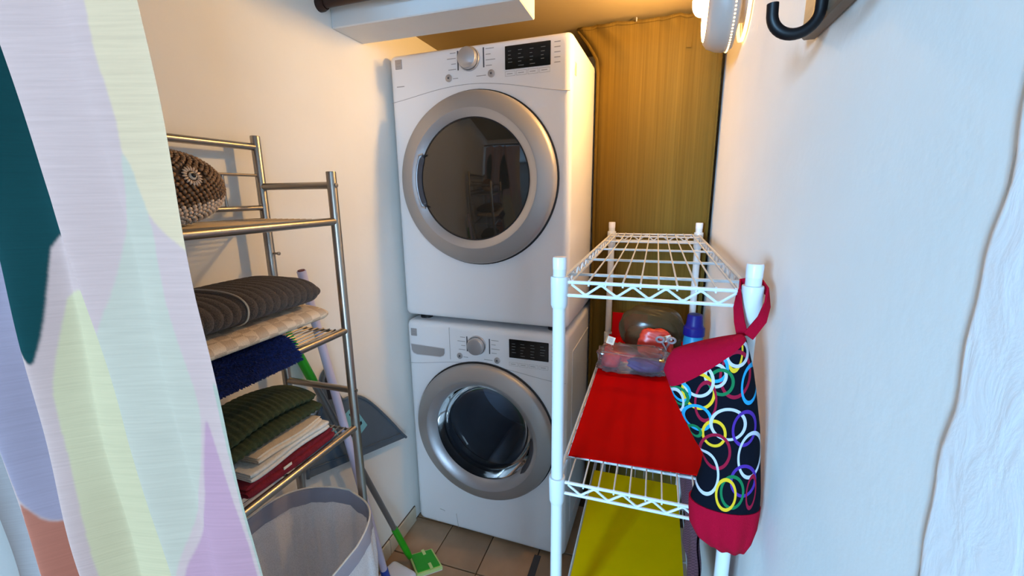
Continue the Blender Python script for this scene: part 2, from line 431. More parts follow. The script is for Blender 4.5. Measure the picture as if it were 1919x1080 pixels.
# grip recess on the left of the ring
def crescent(r0, r1, a0, a1, y0, y1, dc, n=24):
    mb = MB(); rings = []
    for k in range(n + 1):
        a = math.radians(a0 + (a1 - a0) * k / n); w_ = min(1, math.sin(math.pi * k / n) * 3.2 + .02)
        rm = (r0 + r1) / 2; h = (r1 - r0) / 2 * w_
        rings.append([(dc[0] + r * math.cos(a), -y, dc[1] + r * math.sin(a)) for r, y in ((rm - h, y0 - .008), (rm + h, y1 - .008), (rm + h, y1), (rm - h, y0))])
    return mb.loft(rings)
crescent(.205, .222, 154, 206, .0400, .0455, DC).build('grip_recess', M_dark, door, smooth=60)
MB().tube([(DC[0] + r * math.cos(math.radians(a)), -.0490, DC[1] + r * math.sin(math.radians(a))) for r, a in [(.212, 153)] + [(.2265, a) for a in np.linspace(156, 204, 20)] + [(.212, 207)]], .0034, 8).build('grip_lip', M_silver2, door)
controls(dr, .328, .937, .985, .890, .962, .877, 0)
seam(dr, [(.006, .821), (.132, .840), (.333, .859), (.483, .841), (.63, .815), (.680, .807)])
badge(dr, .043, .949)
t = MB(); front_text(t, .03, .874, .032, .003); t.build('model_text', M_print, dr, smooth=0)
b_ = MB().span((MW - .0005, .035, .862), (MW + .0012, .062, .902), .001, 1).build('side_label', M_greyplate, dr, smooth=0)
for fx, fy in ((.06, .07), (.62, .07), (.06, .62), (.62, .62)): MB().lathe([(.02, -.0145), (.02, .002), (.016, .006)], (fx, fy, 0), 'z', 16).build('foot', M_black, dr)

# ---- washer (lower)
ws = thing('washer', 'white front-loading washing machine standing on the tile floor, with visible steel drum', 'washing machine', (0, 0, 0), TH)
WC = (.343, .524)
machine_body(.012, .972, WC, .225, .03).build('body', M_enamel, ws, smooth=50)
door = door_ring(ws, WC, .298)
MB().lathe([(.241, .0505), (.236, .049), (.212, .030), (.206, .018)], (WC[0], 0, WC[1]), '-y', 96).build('inner_bevel', M_silver2, door, smooth=60)
MB().lathe([(.207, .020), (.203, .010), (.196, -.030), (.178, -.068), (.150, -.082), (.10, -.088), (0, -.088)], (WC[0], 0, WC[1]), '-y', 96).build('door_glass', M_wglass, door, smooth=60)
MB().lathe([(.209, .020), (.2085, -.004), (.198, -.018), (.2, -.03)], (WC[0], 0, WC[1]), '-y', 96).build('glass_gasket', M_black, door)
crescent(.206, .222, -38, 8, .030, .040, WC).build('grip_recess', M_dark, door, smooth=60)
MB().lathe([(.226, 0), (.226, -.02), (.212, -.06), (.232, -.07), (.212, -.10), (.222, -.115)], (WC[0], 0, WC[1]), '-y', 72).build('bellows', M_rubber, ws, smooth=60)
drum = MB().lathe([(.262, -.115), (.262, -.50), (.25, -.515), (.20, -.51), (.12, -.525), (0, -.525)], (WC[0], 0, WC[1]), '-y', 72).lathe([(.222, -.115), (.262, -.116)], (WC[0], 0, WC[1]), '-y', 72).build('drum', M_drum, ws, smooth=50)
for a in (25, 145, 265):
    a = math.radians(a); rings = []
    for yy, hh in ((.13, .012), (.17, .055), (.30, .062), (.45, .05), (.50, .015)):
        c, s = math.cos(a), math.sin(a); ring = []
        for t_, w_ in ((-1, .040), (-.55, .026), (0, .018), (.55, .026), (1, .040)):
            rr = .262 - hh * (1 - abs(t_) ** 1.6) ; tt = t_ * .040
            ring.append((WC[0] + rr * c - tt * s, yy, WC[1] + rr * s + tt * c))
        rings.append(ring)
    MB().loft(rings, cap=True).build('baffle', M_baffle, drum, smooth=60)
hd = MB()
for r_ in (.06, .10, .15):
    for k in range(int(r_ * 160)):
        a = 2 * math.pi * k / int(r_ * 160); hd.lathe([(.0045, .5235 if r_ < .12 else .519), (0, .5225 if r_ < .12 else .518)], (WC[0] + r_ * math.cos(a), 0, WC[1] + r_ * math.sin(a)), 'y', 6)
hs = hd.build('drum_holes', M_black, drum); hs['kind'] = 'stuff'
controls(ws, .324, .897, .972, .862, .937, .836, 0)
seam(ws, [(.002, .782), (.09, .793), (.299, .817), (.426, .814), (.556, .795), (.68, .785)])
badge(ws, .036, .922)
# detergent drawer: panel seam and scooped grip
MB().span((.201, -.0008, .822), (.2026, .001, .957)).build('drawer_seam', M_print, ws, smooth=0)
dpoly = [(.018, .870), (.178, .866), (.1785, .846), (.172, .834), (.156, .8265), (.045, .8245), (.028, .830), (.020, .842)]
dw = MB().prism(dpoly, lambda a, b, t: (a, t, b), -.0010, .002).build('drawer_grip', M_greyplate, ws, smooth=0)
MB().tube([(a, -.0015, b) for a, b in dpoly], .0016, 6, closed=True).build('grip_lip', M_panelw, dw)
MB().tube([(.196, .0004, .092), (.200, .0003, .06), (.204, .0003, .02)], .0011, 6).build('filter_cover_seam', M_print, ws)
MB().tube([(.115, .0004, .094), (.131, .0003, .092), (.140, .0004, .089)], .0014, 6).build('scuff_mark', M_print, ws)
sp = MB()
for a, b in (((.09, .12), (.09, .88)), ((.62, .12), (.62, .88)), ((.09, .88), (.62, .88)), ((.09, .12), (.62, .12))): sp.tube([(MW + .0004, a[0], a[1]), (MW + .0004, b[0], b[1])], .0022, 6)
sp.build('side_pressing', M_panelw, ws)
for fx, fy in ((.06, .07), (.62, .07), (.06, .62), (.62, .62)): MB().lathe([(.022, .0), (.022, .01), (.012, .014)], (fx, fy, 0), 'z', 16).build('foot', M_black, ws)
# rubber sheet between the two machines
sk = thing('stacking_pad', 'black rubber pads in the gap between the washer and the dryer', 'pad', (0, 0, .972), TH)
for fx, fy in ((.06, .07), (.62, .07), (.06, .62), (.62, .62)): MB().lathe([(.026, 0), (.026, .0072), (0, .0075)], (fx, fy, 0), 'z', 16).build('pad', M_black, sk)

# ------------------------------------------------------------------ satin steel shelf tower on the left
XA, XF, YN, YF = .03, .244, -1.075, -.645
cr = thing('metal_shelf_tower', 'satin steel bathroom shelf tower along the left wall', 'shelf', (0, 0, 0))
for x, y, zt in ((XA, YF, 1.623), (XF, YF, 1.534), (XA, YN, 1.623), (XF, YN, 1.534)):
    p = MB().tube([(x, y, 0), (x, y, zt - .002), (x, y, zt)], [.0112, .0112, .0105], 16).build('post', M_nickel, cr)
    MB().lathe([(.0125, 0), (.0125, .008), (.0113, .010)], (x, y, .0), 'z', 14).build('foot_cap', M_dark, p)
for y in (YF, YN):
    for z in (1.503, .987): MB().tube([(XA, y, z), (XF, y, z)], .0085, 12).build('end_rail', M_nickel, cr)
MB().tube([(XA, YN, 1.597), (XA, YF, 1.597)], .0085, 12).build('top_rail', M_nickel, cr)
MB().tube([(XA, YN, 1.530), (XA, YF, 1.530)], .0035, 8).build('back_wire', M_nickel, cr)
MB().tube([(XA, YN, 1.452), (XA, YF, 1.452)], .0065, 10).build('back_rail', M_nickel, cr)
for y in (-.745, -.975): MB().tube([(XA, y, 1.530), (XA, y, 1.452)], .0032, 8).build('upright_wire', M_nickel, cr)
for x, y in ((XA, YF), (XA, YN)):
    MB().tube([(x - .014, y, 1.337), (x + .028, y, 1.337)], .0028, 8).lathe([(.0045, -.002), (.0045, .002), (0, .003)], (x + .028, y, 1.337), 'x', 10).build('joint_pin', M_nickel, cr)
for x, z in ((XF, 1.503), (XF, .987)): MB().lathe([(.005, 0), (.005, .003), (0, .0036)], (XF + .0105, YF, z), 'x', 10).build('screw_head', M_nickel, cr)
for z in (1.420, 1.150, .883):
    sh = MB().tube([(XF, YN, z), (XF, YF, z)], .0092, 12).build('shelf_rail', M_nickel, cr)
    MB().tube([(XA, YN, z), (XA, YF, z)], .0075, 12).build('shelf_back_rail', M_nickel, sh)
    for y in (YF + -.018, -.86, YN + .018): MB().tube([(XA, y, z), (XF, y, z)], .0035, 8).build('cross_wire', M_nickel, sh)
    for k in range(11):
        x = XA + (XF - XA) * (k + 1) / 12
        MB().tube([(x, YN + .018, z + .005), (x, YF - .018, z + .005)], .0019, 6).build('wire', M_nickel, sh)

# ------------------------------------------------------------------ folded textiles
def ribbon_path(x0, x1, z0, t, loops):
    """serpentine fold path in (x,z): layers stacked, folds at the front (x1)"""
    P = []; z = z0 + t / 2; d = 1
    for l in range(loops):
        a, b = (x0, x1 - t * .5) if d > 0 else (x1 - t * .5, x0)
        for k in range(9): P.append((a + (b - a) * k / 8, z))
        if l < loops - 1:
            zc = z + t / 2; r = t / 2; sx = 1 if d > 0 else -1; xe = b
            for k in range(1, 6):
                an = -math.pi / 2 + math.pi * k / 6; P.append((xe + sx * r * math.cos(an), zc + r * math.sin(an)))
        z += t; d = -d
    return P
def folded(path, t, y0, y1, ny=60, disp=None, warp=None, endround=.02):
    mb = MB(); P = np.array(path); n = len(P)
    T = np.gradient(P, axis=0); T /= np.linalg.norm(T, axis=1)[:, None] + 1e-9; N = np.c_[-T[:, 1], T[:, 0]]
    rings = []
    for j in range(ny + 1):
        v = j / ny; y = y0 + (y1 - y0) * v; e = min(v, 1 - v) * (y1 - y0) / endround; sc = math.sqrt(max(0, 1 - (1 - min(e, 1)) ** 2)) * .85 + .15
        h = t / 2 * .94
        def off(s_):
            o = []
            for i in range(n):
                dd = h * sc + (disp(i, y, s_) if disp else 0) * sc
                x, z = P[i] + N[i] * s_ * dd
                if warp: x, yy, z = warp(x, y, z)
                else: yy = y
                o.append((x, yy, z))
            return o
        rings.append(off(1) + off(-1)[::-1])
    return mb.loft(rings)
# rounded slab swept along y with a rounded front edge
def slab(x0, x1, z0, z1, y0, y1, nphi=48, ny=120, p=3.2, disp=None, warp=None, endround=.03):
    mb = MB(); cx, cz, a, b = (x0 + x1) / 2, (z0 + z1) / 2, (x1 - x0) / 2, (z1 - z0) / 2; rings = []
    for j in range(ny + 1):
        v = j / ny; v = v + .10 * math.sin(2 * math.pi * v) / (2 * math.pi) * -1; y = y0 + (y1 - y0) * v; e = min(v, 1 - v) * (y1 - y0) / endround; sc = math.sqrt(max(0, 1 - (1 - min(e, 1)) ** 2)) * .97 + .03; ring = []
        for k in range(nphi):
            ph = 2 * math.pi * k / nphi; c, s = math.cos(ph), math.sin(ph)
            ux, uz = math.copysign(abs(c) ** (2 / p), c), math.copysign(abs(s) ** (2 / p), s)
            d = disp(ph, y) if disp else 0
            x = cx + (a + d) * ux * (.90 + .10 * sc); z = cz + (b + d) * uz * sc
            yy = y
            if warp: x, yy, z = warp(x, y, z)
            ring.append((x, yy, z))
        rings.append(ring)
    return mb.loft(rings)

# royal blue shaggy mat, sagging over the front rail
def droop(k=.022):
    def f(x, y, z): 
        d = max(0, x - .250) / .028
        return x, y, z - k * d * d
    return f
def n3(x, y, z): return math.sin(x * 310 + 2.1 * math.sin(y * 190)) * math.sin(y * 270 + 1.7 * math.sin(z * 330)) * math.sin(z * 290 + 2 * math.sin(x * 150))
bl = thing('bath_mat', 'royal blue shaggy bath mat folded at the bottom of the towel stack', 'bath mat', (0, 0, 0), 0, 'folded mats on the middle shelf')
blm = slab(.045, .278, 1.1625, 1.196, -1.055, -.838, 40, 90, 3, lambda ph, y: .002 * n3(ph * .03, y, ph * .05), droop())
blm.build('pile_base', M_blue, bl, smooth=180)
tf = MB()
for k in range(9500):
    ph = rng.uniform(-1.2, 1.05); y = rng.uniform(-1.052, -.838)
    cx, cz, a, b_ = .1615, 1.1783, .1165, .0177
    c, s = math.cos(ph), math.sin(ph); x = cx + a * math.copysign(abs(c) ** .667, c); z = cz + b_ * math.copysign(abs(s) ** .667, s)
    nx, nz = (c, s * 1.2); L = math.hypot(nx, nz); nx /= L; nz /= L
    x, y, z = droop()(x, y, z)
    ln = rng.uniform(.005, .0125); ny_ = rng.uniform(-.6, .6) + (.5 if y > -.845 else 0); nz += -.35
    if x < .258 and z + nz * ln < 1.1605: continue
    tip = (x + nx * ln, y + ny_ * ln, z + nz * ln); r = .0034; o = len(tf.v)
    tf.v += [(x - r * nz, y - r, z + r * nx), (x + r * nz, y - r, z - r * nx), (x, y + r * 1.3, z), tip]; tf.f += [(o, o + 1, o + 3), (o + 1, o + 2, o + 3), (o + 2, o, o + 3)]; tf.mi += [0, 0, 0]
tfo = tf.build('pile', M_blue, bl, smooth=0); tfo['kind'] = 'stuff'

# beige mat with a woven check
def check_mat():
    mt, nt, b = new_mat('beige_check'); tc = nt.nodes.new('ShaderNodeTexCoord'); mp = nt.nodes.new('ShaderNodeMapping'); mp.inputs['Location'].default_value = (.004, .007, .012); mp.inputs['Rotation'].default_value = (0, .5, .2)
    nt.links.new(tc.outputs['Object'], mp.inputs[0])
    ns = nt.nodes.new('ShaderNodeTexNoise'); ns.inputs['Scale'].default_value = 30
    nt.links.new(mp.outputs[0], ns.inputs[0])
    ad = nt.nodes.new('ShaderNodeVectorMath'); ad.operation = 'MULTIPLY_ADD'; ad.inputs[1].default_value = (.012, .012, .012)
    nt.links.new(ns.outputs['Color'], ad.inputs[0]); nt.links.new(mp.outputs[0], ad.inputs[2])
    ck = nt.nodes.new('ShaderNodeTexChecker'); ck.inputs['Scale'].default_value = 46; ck.inputs[1].default_value = srgb(226, 205, 178); ck.inputs[2].default_value = srgb(200, 176, 150)
    nt.links.new(ad.outputs[0], ck.inputs[0]); nt.links.new(ck.outputs[0], b.inputs['Base Color']); b.inputs['Roughness'].default_value = .95
    n2 = nt.nodes.new('ShaderNodeTexNoise'); n2.inputs['Scale'].default_value = 500; bp = nt.nodes.new('ShaderNodeBump'); bp.inputs['Strength'].default_value = .5; bp.inputs['Distance'].default_value = .003
    nt.links.new(tc.outputs['Object'], n2.inputs[0]); nt.links.new(n2.outputs[0], bp.inputs['Height']); nt.links.new(bp.outputs[0], b.inputs['Normal'])
    return mt
tag(slab(.045, .272, 1.1985, 1.2385, -1.055, -.722, 48, 90, 2.6, None, None, .018).build('bath_mat', check_mat(), smooth=180),
    'cream checked bath mat folded between the brown and blue mats', 'bath mat', 'folded mats on the middle shelf')
# brown ribbed mat
br = thing('bath_mat', 'dark brown ribbed chenille bath mat on top of the towel stack', 'bath mat', (0, 0, 0), 0, 'folded mats on the middle shelf')
def ribs(ph, y):
    v = (y * 1 + .010 * math.cos(ph)) / .0175
    f = abs(math.sin(math.pi * v)); return .0045 * (f ** .5) - .003
def humps(x, y, z):
    t = min(1, max(0, (z - 1.239) / .05)); return x, y - .0 + .012 * t * math.sin((x - .05) * 9), z + .012 * t * math.sin(min(1, max(0, (y + 1.07) / .33)) * math.pi * .62 + .1) * (1 - max(0, x - .2) * 3)
slab(.042, .262, 1.2405, 1.290, -1.055, -.735, 56, 240, 2.6, ribs, humps, .024).build('ribbed_cloth', M_brownmat, br, smooth=180)
st = []
for k in range(40):
    ph = -1.0 + 3.4 * k / 39; c, s = math.cos(ph), math.sin(ph); p = 2 / 2.5
    x = .152 + .1140 * math.copysign(abs(c) ** p, c); z = 1.26525 + .0290 * math.copysign(abs(s) ** p, s)
    st.append(humps(x, -.918 - .010 * c, z))
MB().tube(st, .0016, 6).build('stitch_line', M_stitch, br)

# face cloths on the lower shelf
ZS = .891
def wob(a, f, ph=0):
    return lambda x, y, z: (x + a * math.sin(y * f + ph), y, z + a * .6 * math.sin(y * f * .7 + x * 30 + ph))
mr = thing('face_cloth', 'maroon folded face cloth at the bottom of the lower stack', 'towel', (0, 0, 0), 0, 'folded cloths on the lower shelf')
folded(ribbon_path(.055, .236, ZS, .0090, 3), .0090, -.955, -.712, 40, None, wob(.002, 28)).build('folded_cloth', M_maroon, mr, smooth=60)
MB().span((.2375, -.872, .894), (.2395, -.850, .912), .0005, 1).build('care_tag', M_tag, mr, smooth=0)
tag(folded(ribbon_path(.05, .228, .9192, .0055, 4), .0055, -.94, -.722, 40, None, wob(.0022, 34, 1)).build('face_cloth', M_whitec, smooth=60),
    'white folded face cloth lying just above the maroon cloth', 'towel', 'folded cloths on the lower shelf')
tag(folded(ribbon_path(.055, .224, .9425, .0052, 3), .0052, -.915, -.735, 40, None, wob(.0026, 40, 2)).build('face_cloth', M_cream, smooth=60),
    'cream folded face cloth under the dark green towel', 'towel', 'folded cloths on the lower shelf')
def gribs(ph, y): return .0012 * math.sin(y * 420 + 2.5 * math.sin(ph))
def ghump(x, y, z):
    t = min(1, max(0, (z - .962) / .05)); return x - .01 * t * math.sin((y + .95) * 9), y + .02 * t * math.sin(x * 14), z + t * (.024 * math.sin(min(1, max(0, (y + .985) / .25)) * math.pi * .9) - .010) 
grt = thing('face_cloth', 'dark green ribbed towel on top of the lower stack', 'towel', (0, 0, 0), 0, 'folded cloths on the lower shelf')
slab(.05, .212, .9605, .988, -.965, -.712, 44, 160, 2.6, gribs, ghump, .016).build('lower_fold', M_green, grt, smooth=180)
slab(.055, .200, .986, 1.012, -.955, -.716, 44, 160, 2.4, gribs, ghump, .016).build('upper_fold', M_green, grt, smooth=180)

# ------------------------------------------------------------------ shell-covered bird figurine
fg = thing('shell_figurine', 'bird figurine covered in brown and white seashells on the top shelf', 'figurine', (0, 0, 0))
FC = np.array((.125, -.935, 1.4965)); FR = np.array((.062, .103, .066))
def fig_r(d):  # flattened underside, beak bulge towards +y
    s = 1.0
    s += .05 * max(0, d[1]) * max(0, -d[2])
    return s
core = MB(); rings = []
for i in range(1, 16):
    th = math.pi * i / 16
    rings.append([tuple(FC + FR * .97 * np.array((math.sin(th) * math.cos(p), math.sin(th) * math.sin(p), math.cos(th)))) for p in np.linspace(0, 2 * math.pi, 28, endpoint=False)])
core.loft(rings).build('core', M_shellcore, fg, smooth=180)
bm = bmesh.new(); bmesh.ops.create_icosphere(bm, subdivisions=1, radius=1); ICO_V = np.array([v.co for v in bm.verts]); bm.faces.ensure_lookup_table(); ICO_F = [[v.index for v in f.verts] for f in bm.faces]; bm.free()
shb, shw = MB(), MB()
N = 1150; ga = math.pi * (3 - math.sqrt(5)); eye_d = np.array((.949, .104, .297)); eye_d /= np.linalg.norm(eye_d)
for k in range(N):
    zz = 1 - 2 * (k + .5) / N; r = math.sqrt(1 - zz * zz); d = np.array((r * math.cos(k * ga), r * math.sin(k * ga), zz))
    if d[0] < -.75: continue
    ang = math.acos(max(-1, min(1, float(d @ eye_d))))
    if ang < .24: continue
    p = FC + FR * d
    if p[2] < 1.433: continue
    n_ = d / FR; n_ /= np.linalg.norm(n_)
    up = np.array((0, .3, 1.)); t1 = np.cross(up, n_); t1 /= np.linalg.norm(t1); t2 = np.cross(n_, t1)
    white = p[2] < 1.466 + .018 * (p[1] + .93) / .1
    sx, sy, sz = (.0046, .0046, .0038) if white else (.0042, .0056, .0038)
    if random.random() < .2: sx *= 1.15; sy *= 1.15
    a = random.uniform(-1.2, 1.2); e1 = t1 * math.cos(a) + t2 * math.sin(a); e2 = -t1 * math.sin(a) + t2 * math.cos(a)
    V = p + ICO_V[:, :1] * sx * e1 + ICO_V[:, 1:2] * sy * e2 + ICO_V[:, 2:] * sz * n_
    (shw if white else shb).add(V, ICO_F)
o = shb.build('brown_shells', M_shellb, fg, smooth=180); o['kind'] = 'stuff'
o = shw.build('white_shells', M_shellw, fg, smooth=180); o['kind'] = 'stuff'
ec = FC + FR * eye_d; en = eye_d / FR; en /= np.linalg.norm(en); t1 = np.cross((0, 0, 1.), en); t1 /= np.linalg.norm(t1); t2 = np.cross(en, t1)
ey = MB()
for k in range(18):
    a = 2 * math.pi * k / 18; c = ec + (t1 * math.cos(a) + t2 * math.sin(a)) * .0135
    rd = t1 * math.cos(a) + t2 * math.sin(a); tg = np.cross(en, rd)
    ey.add(c + ICO_V[:, :1] * .0058 * rd + ICO_V[:, 1:2] * .0022 * tg + ICO_V[:, 2:] * .0026 * en, ICO_F)
er = ey.build('eye_ring', M_shellw, fg, smooth=180)
MB().add(ec + en * .001 + ICO_V[:, :1] * .0085 * t1 + ICO_V[:, 1:2] * .0085 * t2 + ICO_V[:, 2:] * .004 * en, ICO_F).build('eye', M_cream, fg, smooth=180)
MB().add(ec + en * .004 + ICO_V[:, :1] * .0048 * t1 + ICO_V[:, 1:2] * .0048 * t2 + ICO_V[:, 2:] * .003 * en, ICO_F).build('pupil', M_black, fg, smooth=180)

# ------------------------------------------------------------------ mops, dustpan, hamper
def seg_at(a, b, z): t = (z - a[2]) / (b[2] - a[2]); return tuple(a[i] + (b[i] - a[i]) * t for i in range(3))
A, B = (.078, -.370, .080), (.038, -.559, 1.2765)
wm = thing('mop', 'floor mop with a pale lilac pole leaning against the left wall', 'mop', (0, 0, 0), 0, 'mops leaning by the wall')
MB().tube([A, B], .0125, 16).build('pole', M_lilac, wm)
MB().tube([seg_at(A, B, 1.2725), seg_at(A, B, 1.279)], .0095, 14).build('pole_end', M_pinkcap, wm)
MB().tube([seg_at(A, B, .118), A, (.082, -.358, .05)], [.0145, .0150, .012], 16).build('socket', M_mopb, wm)
hd = MB().box((.104, -.336, .038), (.128, .095, .064), .020, 4, Matrix.Rotation(math.radians(-12), 3, 'Z')).build('mop_head', M_mopw, wm)
MB().box((.104, -.336, .013), (.133, .100, .012), .004, 2, Matrix.Rotation(math.radians(-12), 3, 'Z')).build('head_band', M_mopb, hd)
MB().box((.104, -.336, .004), (.136, .102, .008), .003, 2, Matrix.Rotation(math.radians(-12), 3, 'Z')).build('pad', M_whitec, hd)
A, B = (.080, -.228, .060), (-.008, -.606, 1.135)
gm = thing('mop', 'flat mop with grey pole, green grip and bright green head', 'mop', (0, 0, 0), 0, 'mops leaning by the wall')
MB().tube([seg_at(A, B, .20), seg_at(A, B, .93)], .0105, 14).build('pole', M_polegrey, gm)
MB().tube([seg_at(A, B, .925), seg_at(A, B, .94), seg_at(A, B, 1.12), B], [.0125, .0135, .0135, .009], 14).build('grip', M_greenp, gm)
MB().tube([seg_at(A, B, .215), seg_at(A, B, .205), A, (.088, -.222, .03)], [.0115, .013, .013, .010], 14).build('socket', M_greenp, gm)
c4 = [(.072, -.205), (.146, -.146), (.230, -.212), (.152, -.279)]
def quad(c, s, z0, z1):
    mx, my = sum(p[0] for p in c) / 4, sum(p[1] for p in c) / 4
    return MB().prism([(mx + (x - mx) * s, my + (y - my) * s) for x, y in c], lambda a, b, t: (a, b, t), z0, z1)
gh = quad(c4, 1.0, .006, .020).build('mop_head', M_limep, gm, smooth=0)
quad(c4, .86, .020, .0245).build('head_top', M_greenp, gh, smooth=0)
quad(c4, .98, .001, .006).build('pad', M_whitec, gh, smooth=0)
for s_ in ((.125, -.178), (.185, -.228)): MB().box((*s_, .0255), (.03, .012, .002), .0008, 1, Matrix.Rotation(math.radians(-40), 3, 'Z')).build('clip', M_limep, gh, smooth=0)

dp = thing('dustpan', 'large grey plastic dustpan hanging on the left wall behind the poles', 'dustpan', (0, 0, 0))
dpp = [(-.596, .640), (-.583, .700), (-.560, .760), (-.530, .800), (-.505, .812), (-.493, .835), (-.487, .870), (-.478, .908), (-.463, .936), (-.447, .940), (-.440, .925), (-.430, .880), (-.418, .830), (-.405, .803),
       (-.375, .800), (-.330, .785), (-.280, .745), (-.225, .680), (-.160, .595), (-.100, .510), (-.068, .470)]
dpp = [dpp[0]] + [q_ for i in range(len(dpp) - 1) for q_ in ((.75 * dpp[i][0] + .25 * dpp[i + 1][0], .75 * dpp[i][1] + .25 * dpp[i + 1][1]), (.25 * dpp[i][0] + .75 * dpp[i + 1][0], .25 * dpp[i][1] + .75 * dpp[i + 1][1]))] + [dpp[-1]]
XD = .004
def dfn(a, b, t):  # lip stands further off the wall than the handle
    k = max(0, min(1, (.83 - b - .33 * (a + .33)) / .30)); return (XD - .02 + t + .018 * k, a, b)
pan = MB()
lo, hi = .0, .006
pan.prism(dpp, dfn, 0, .006)
pan.build('pan', M_pan, dp, smooth=0)
MB().tube([tuple(np.array(dfn(a, b, .006))) for a, b in dpp], .0055, 8).build('rim', M_pan, dp)
lip = [dpp[0], dpp[-1]]
MB().tube([dfn(-.585, .665, .0085), dfn(-.095, .505, .0085)], .0022, 6).build('lip_groove', M_pan, dp)
slot = [(-.470, .905), (-.462, .915), (-.454, .905), (-.437, .840), (-.445, .828), (-.464, .835)]
MB().prism(slot, dfn, .0055, .0072).build('handle_slot', M_ink, dp, smooth=0)
st_ = [(-.470, .735), (-.357, .762), (-.300, .655), (-.408, .622)]
sk_ = MB().prism(st_, dfn, .0062, .0074).build('sticker', M_sticker, dp, smooth=0)
ik = MB()
for pl in ([(-.448, .722), (-.415, .732), (-.398, .690), (-.432, .680)], [(-.385, .742), (-.358, .744), (-.338, .708), (-.368, .700)], [(-.395, .668), (-.33, .688), (-.326, .676), (-.392, .656)]): ik.prism(pl, dfn, .0072, .0082)
ik.build('sticker_print', M_ink, sk_, smooth=0)
MB().tube([(XL + .001, -.455, .925), (.012, -.455, .925)], .003, 8).build('nail', M_polegrey, dp)

def mesh_fabric():
    mt = bpy.data.materials.new('mesh_fabric'); mt.use_nodes = True; nt = mt.node_tree; nt.nodes.clear()
    out = nt.nodes.new('ShaderNodeOutputMaterial'); tr = nt.nodes.new('ShaderNodeBsdfTransparent'); df = nt.nodes.new('ShaderNodeBsdfDiffuse'); df.inputs[0].default_value = srgb(240, 238, 240)
    tl = nt.nodes.new('ShaderNodeBsdfTranslucent'); tl.inputs[0].default_value = srgb(240, 238, 240)
    m0 = nt.nodes.new('ShaderNodeMixShader'); m0.inputs[0].default_value = .35; nt.links.new(df.outputs[0], m0.inputs[1]); nt.links.new(tl.outputs[0], m0.inputs[2])
    tc = nt.nodes.new('ShaderNodeTexCoord'); vo = nt.nodes.new('ShaderNodeTexVoronoi'); vo.inputs['Scale'].default_value = 420
    nt.links.new(tc.outputs['Object'], vo.inputs[0])
    mr = nt.nodes.new('ShaderNodeMapRange'); mr.inputs[1].default_value = .30; mr.inputs[2].default_value = .42; mr.inputs[3].default_value = .78; mr.inputs[4].default_value = 1.0
    nt.links.new(vo.outputs[0], mr.inputs[0])
    mx = nt.nodes.new('ShaderNodeMixShader'); nt.links.new(mr.outputs[0], mx.inputs[0]); nt.links.new(tr.outputs[0], mx.inputs[1]); nt.links.new(m0.outputs[0], mx.inputs[2]); nt.links.new(mx.outputs[0], out.inputs[0])
    return mt
M_mesh = mesh_fabric()
hp = thing('laundry_hamper', 'white mesh laundry hamper with grey rim band under the lower shelf', 'hamper', (0, 0, 0))
HC = (.214, -.828)
def hring(z, s=1., inset=0., n=96):
    R = []
    for k in range(n):
        a = 2 * math.pi * k / n; c, s_ = math.cos(a), math.sin(a); p = 2 / 3.4
        hx, hy = (.158 - inset) * s, (.170 - inset) * s
        x = HC[0] + hx * math.copysign(abs(c) ** p, c); y = HC[1] + hy * math.copysign(abs(s_) ** p, s_)
        # right rear corner is pulled in
        q_ = max(0, (x - HC[0]) / hx) * max(0, (y - HC[1]) / hy); x -= .02 * q_; y -= .05 * q_
        t = max(0, (z - .35) / .35); zz = z + t * .012 * math.sin(2 * a + .6)
        if t < .99: wr_ = (.0055 * math.sin(a * 13 + z * 7) + .003 * math.sin(a * 29)) * min(1, (.70 - z) / .12) * (1 if z > .05 else 0); x += wr_ * c; y += wr_ * s_
        R.append((x, y, zz))
    return R
zs = [.012, .05, .12, .2, .3, .4, .5, .58, .63, .660]
hb = MB().loft([hring(z, .88 + .12 * (z / .7) ** .5 - .015 * math.sin(z * 9)) for z in zs], cap=False)
hb.f.append(tuple(range(96))); hb.mi.append(0)
hb.build('mesh_wall', M_mesh, hp, smooth=180)
MB().loft([hring(.655, 1.0), hring(.700, 1.0), hring(.7015, 1.0, .002), hring(.700, 1.0, .0045), hring(.655, 1.0, .0045)], cap=False).build('rim_band', M_hampgrey, hp, smooth=60)
MB().tube(hring(.703, 1.0, .0022, 96), .0022, 8, closed=True).build('rim_wire', M_whitec, hp)
MB().tube(hring(.012, .885, 0, 96), .004, 8, closed=True).build('base_wire', M_whitec, hp)

# ------------------------------------------------------------------ white wire rack on the right
RX0, RX1, RY0, RY1 = .795, 1.127, -.69, .335
wk = thing('wire_rack', 'white coated wire shelving rack standing along the right wall', 'shelf rack', (0, 0, 0))
ZSH = [1.312, .875, .455, .10]
for x in (RX0, RX1):
    for y in (RY0, RY1):
        p = MB().tube([(x, y, .012), (x, y, 1.357)], .0127, 20).build('post', M_wirew, wk)
        MB().lathe([(.0132, -.02), (.0136, 0), (.0125, .003), (0, .0035)], (x, y, 1.357), 'z', 20).build('post_cap', M_panelw, p)
        MB().lathe([(.018, 0), (.018, .008), (.012, .014)], (x, y, 0), 'z', 16).build('foot', M_panelw, p)
        for z in ZSH:
            MB().lathe([(.0140, -.052), (.0162, -.046), (.0172, -.004), (.0172, .008), (.0165, .0105), (.0128, .0112)], (x, y, z), 'z', 20).build('collar', M_wirew, p)
def zigzag(a, b, z0, z1, n):
    P = []; a = Vector(a); b = Vector(b)
    for k in range(2 * n + 1):
        c = a.lerp(b, k / (2 * n)); P.append((c.x, c.y, z1 if k % 2 == 0 else z0))
    Q = []
    for i in range(len(P) - 1):
        p, q_ = Vector(P[i]), Vector(P[i + 1]); Q += [p.lerp(q_, t) for t in (.08, .35, .65, .92)]
    return Q
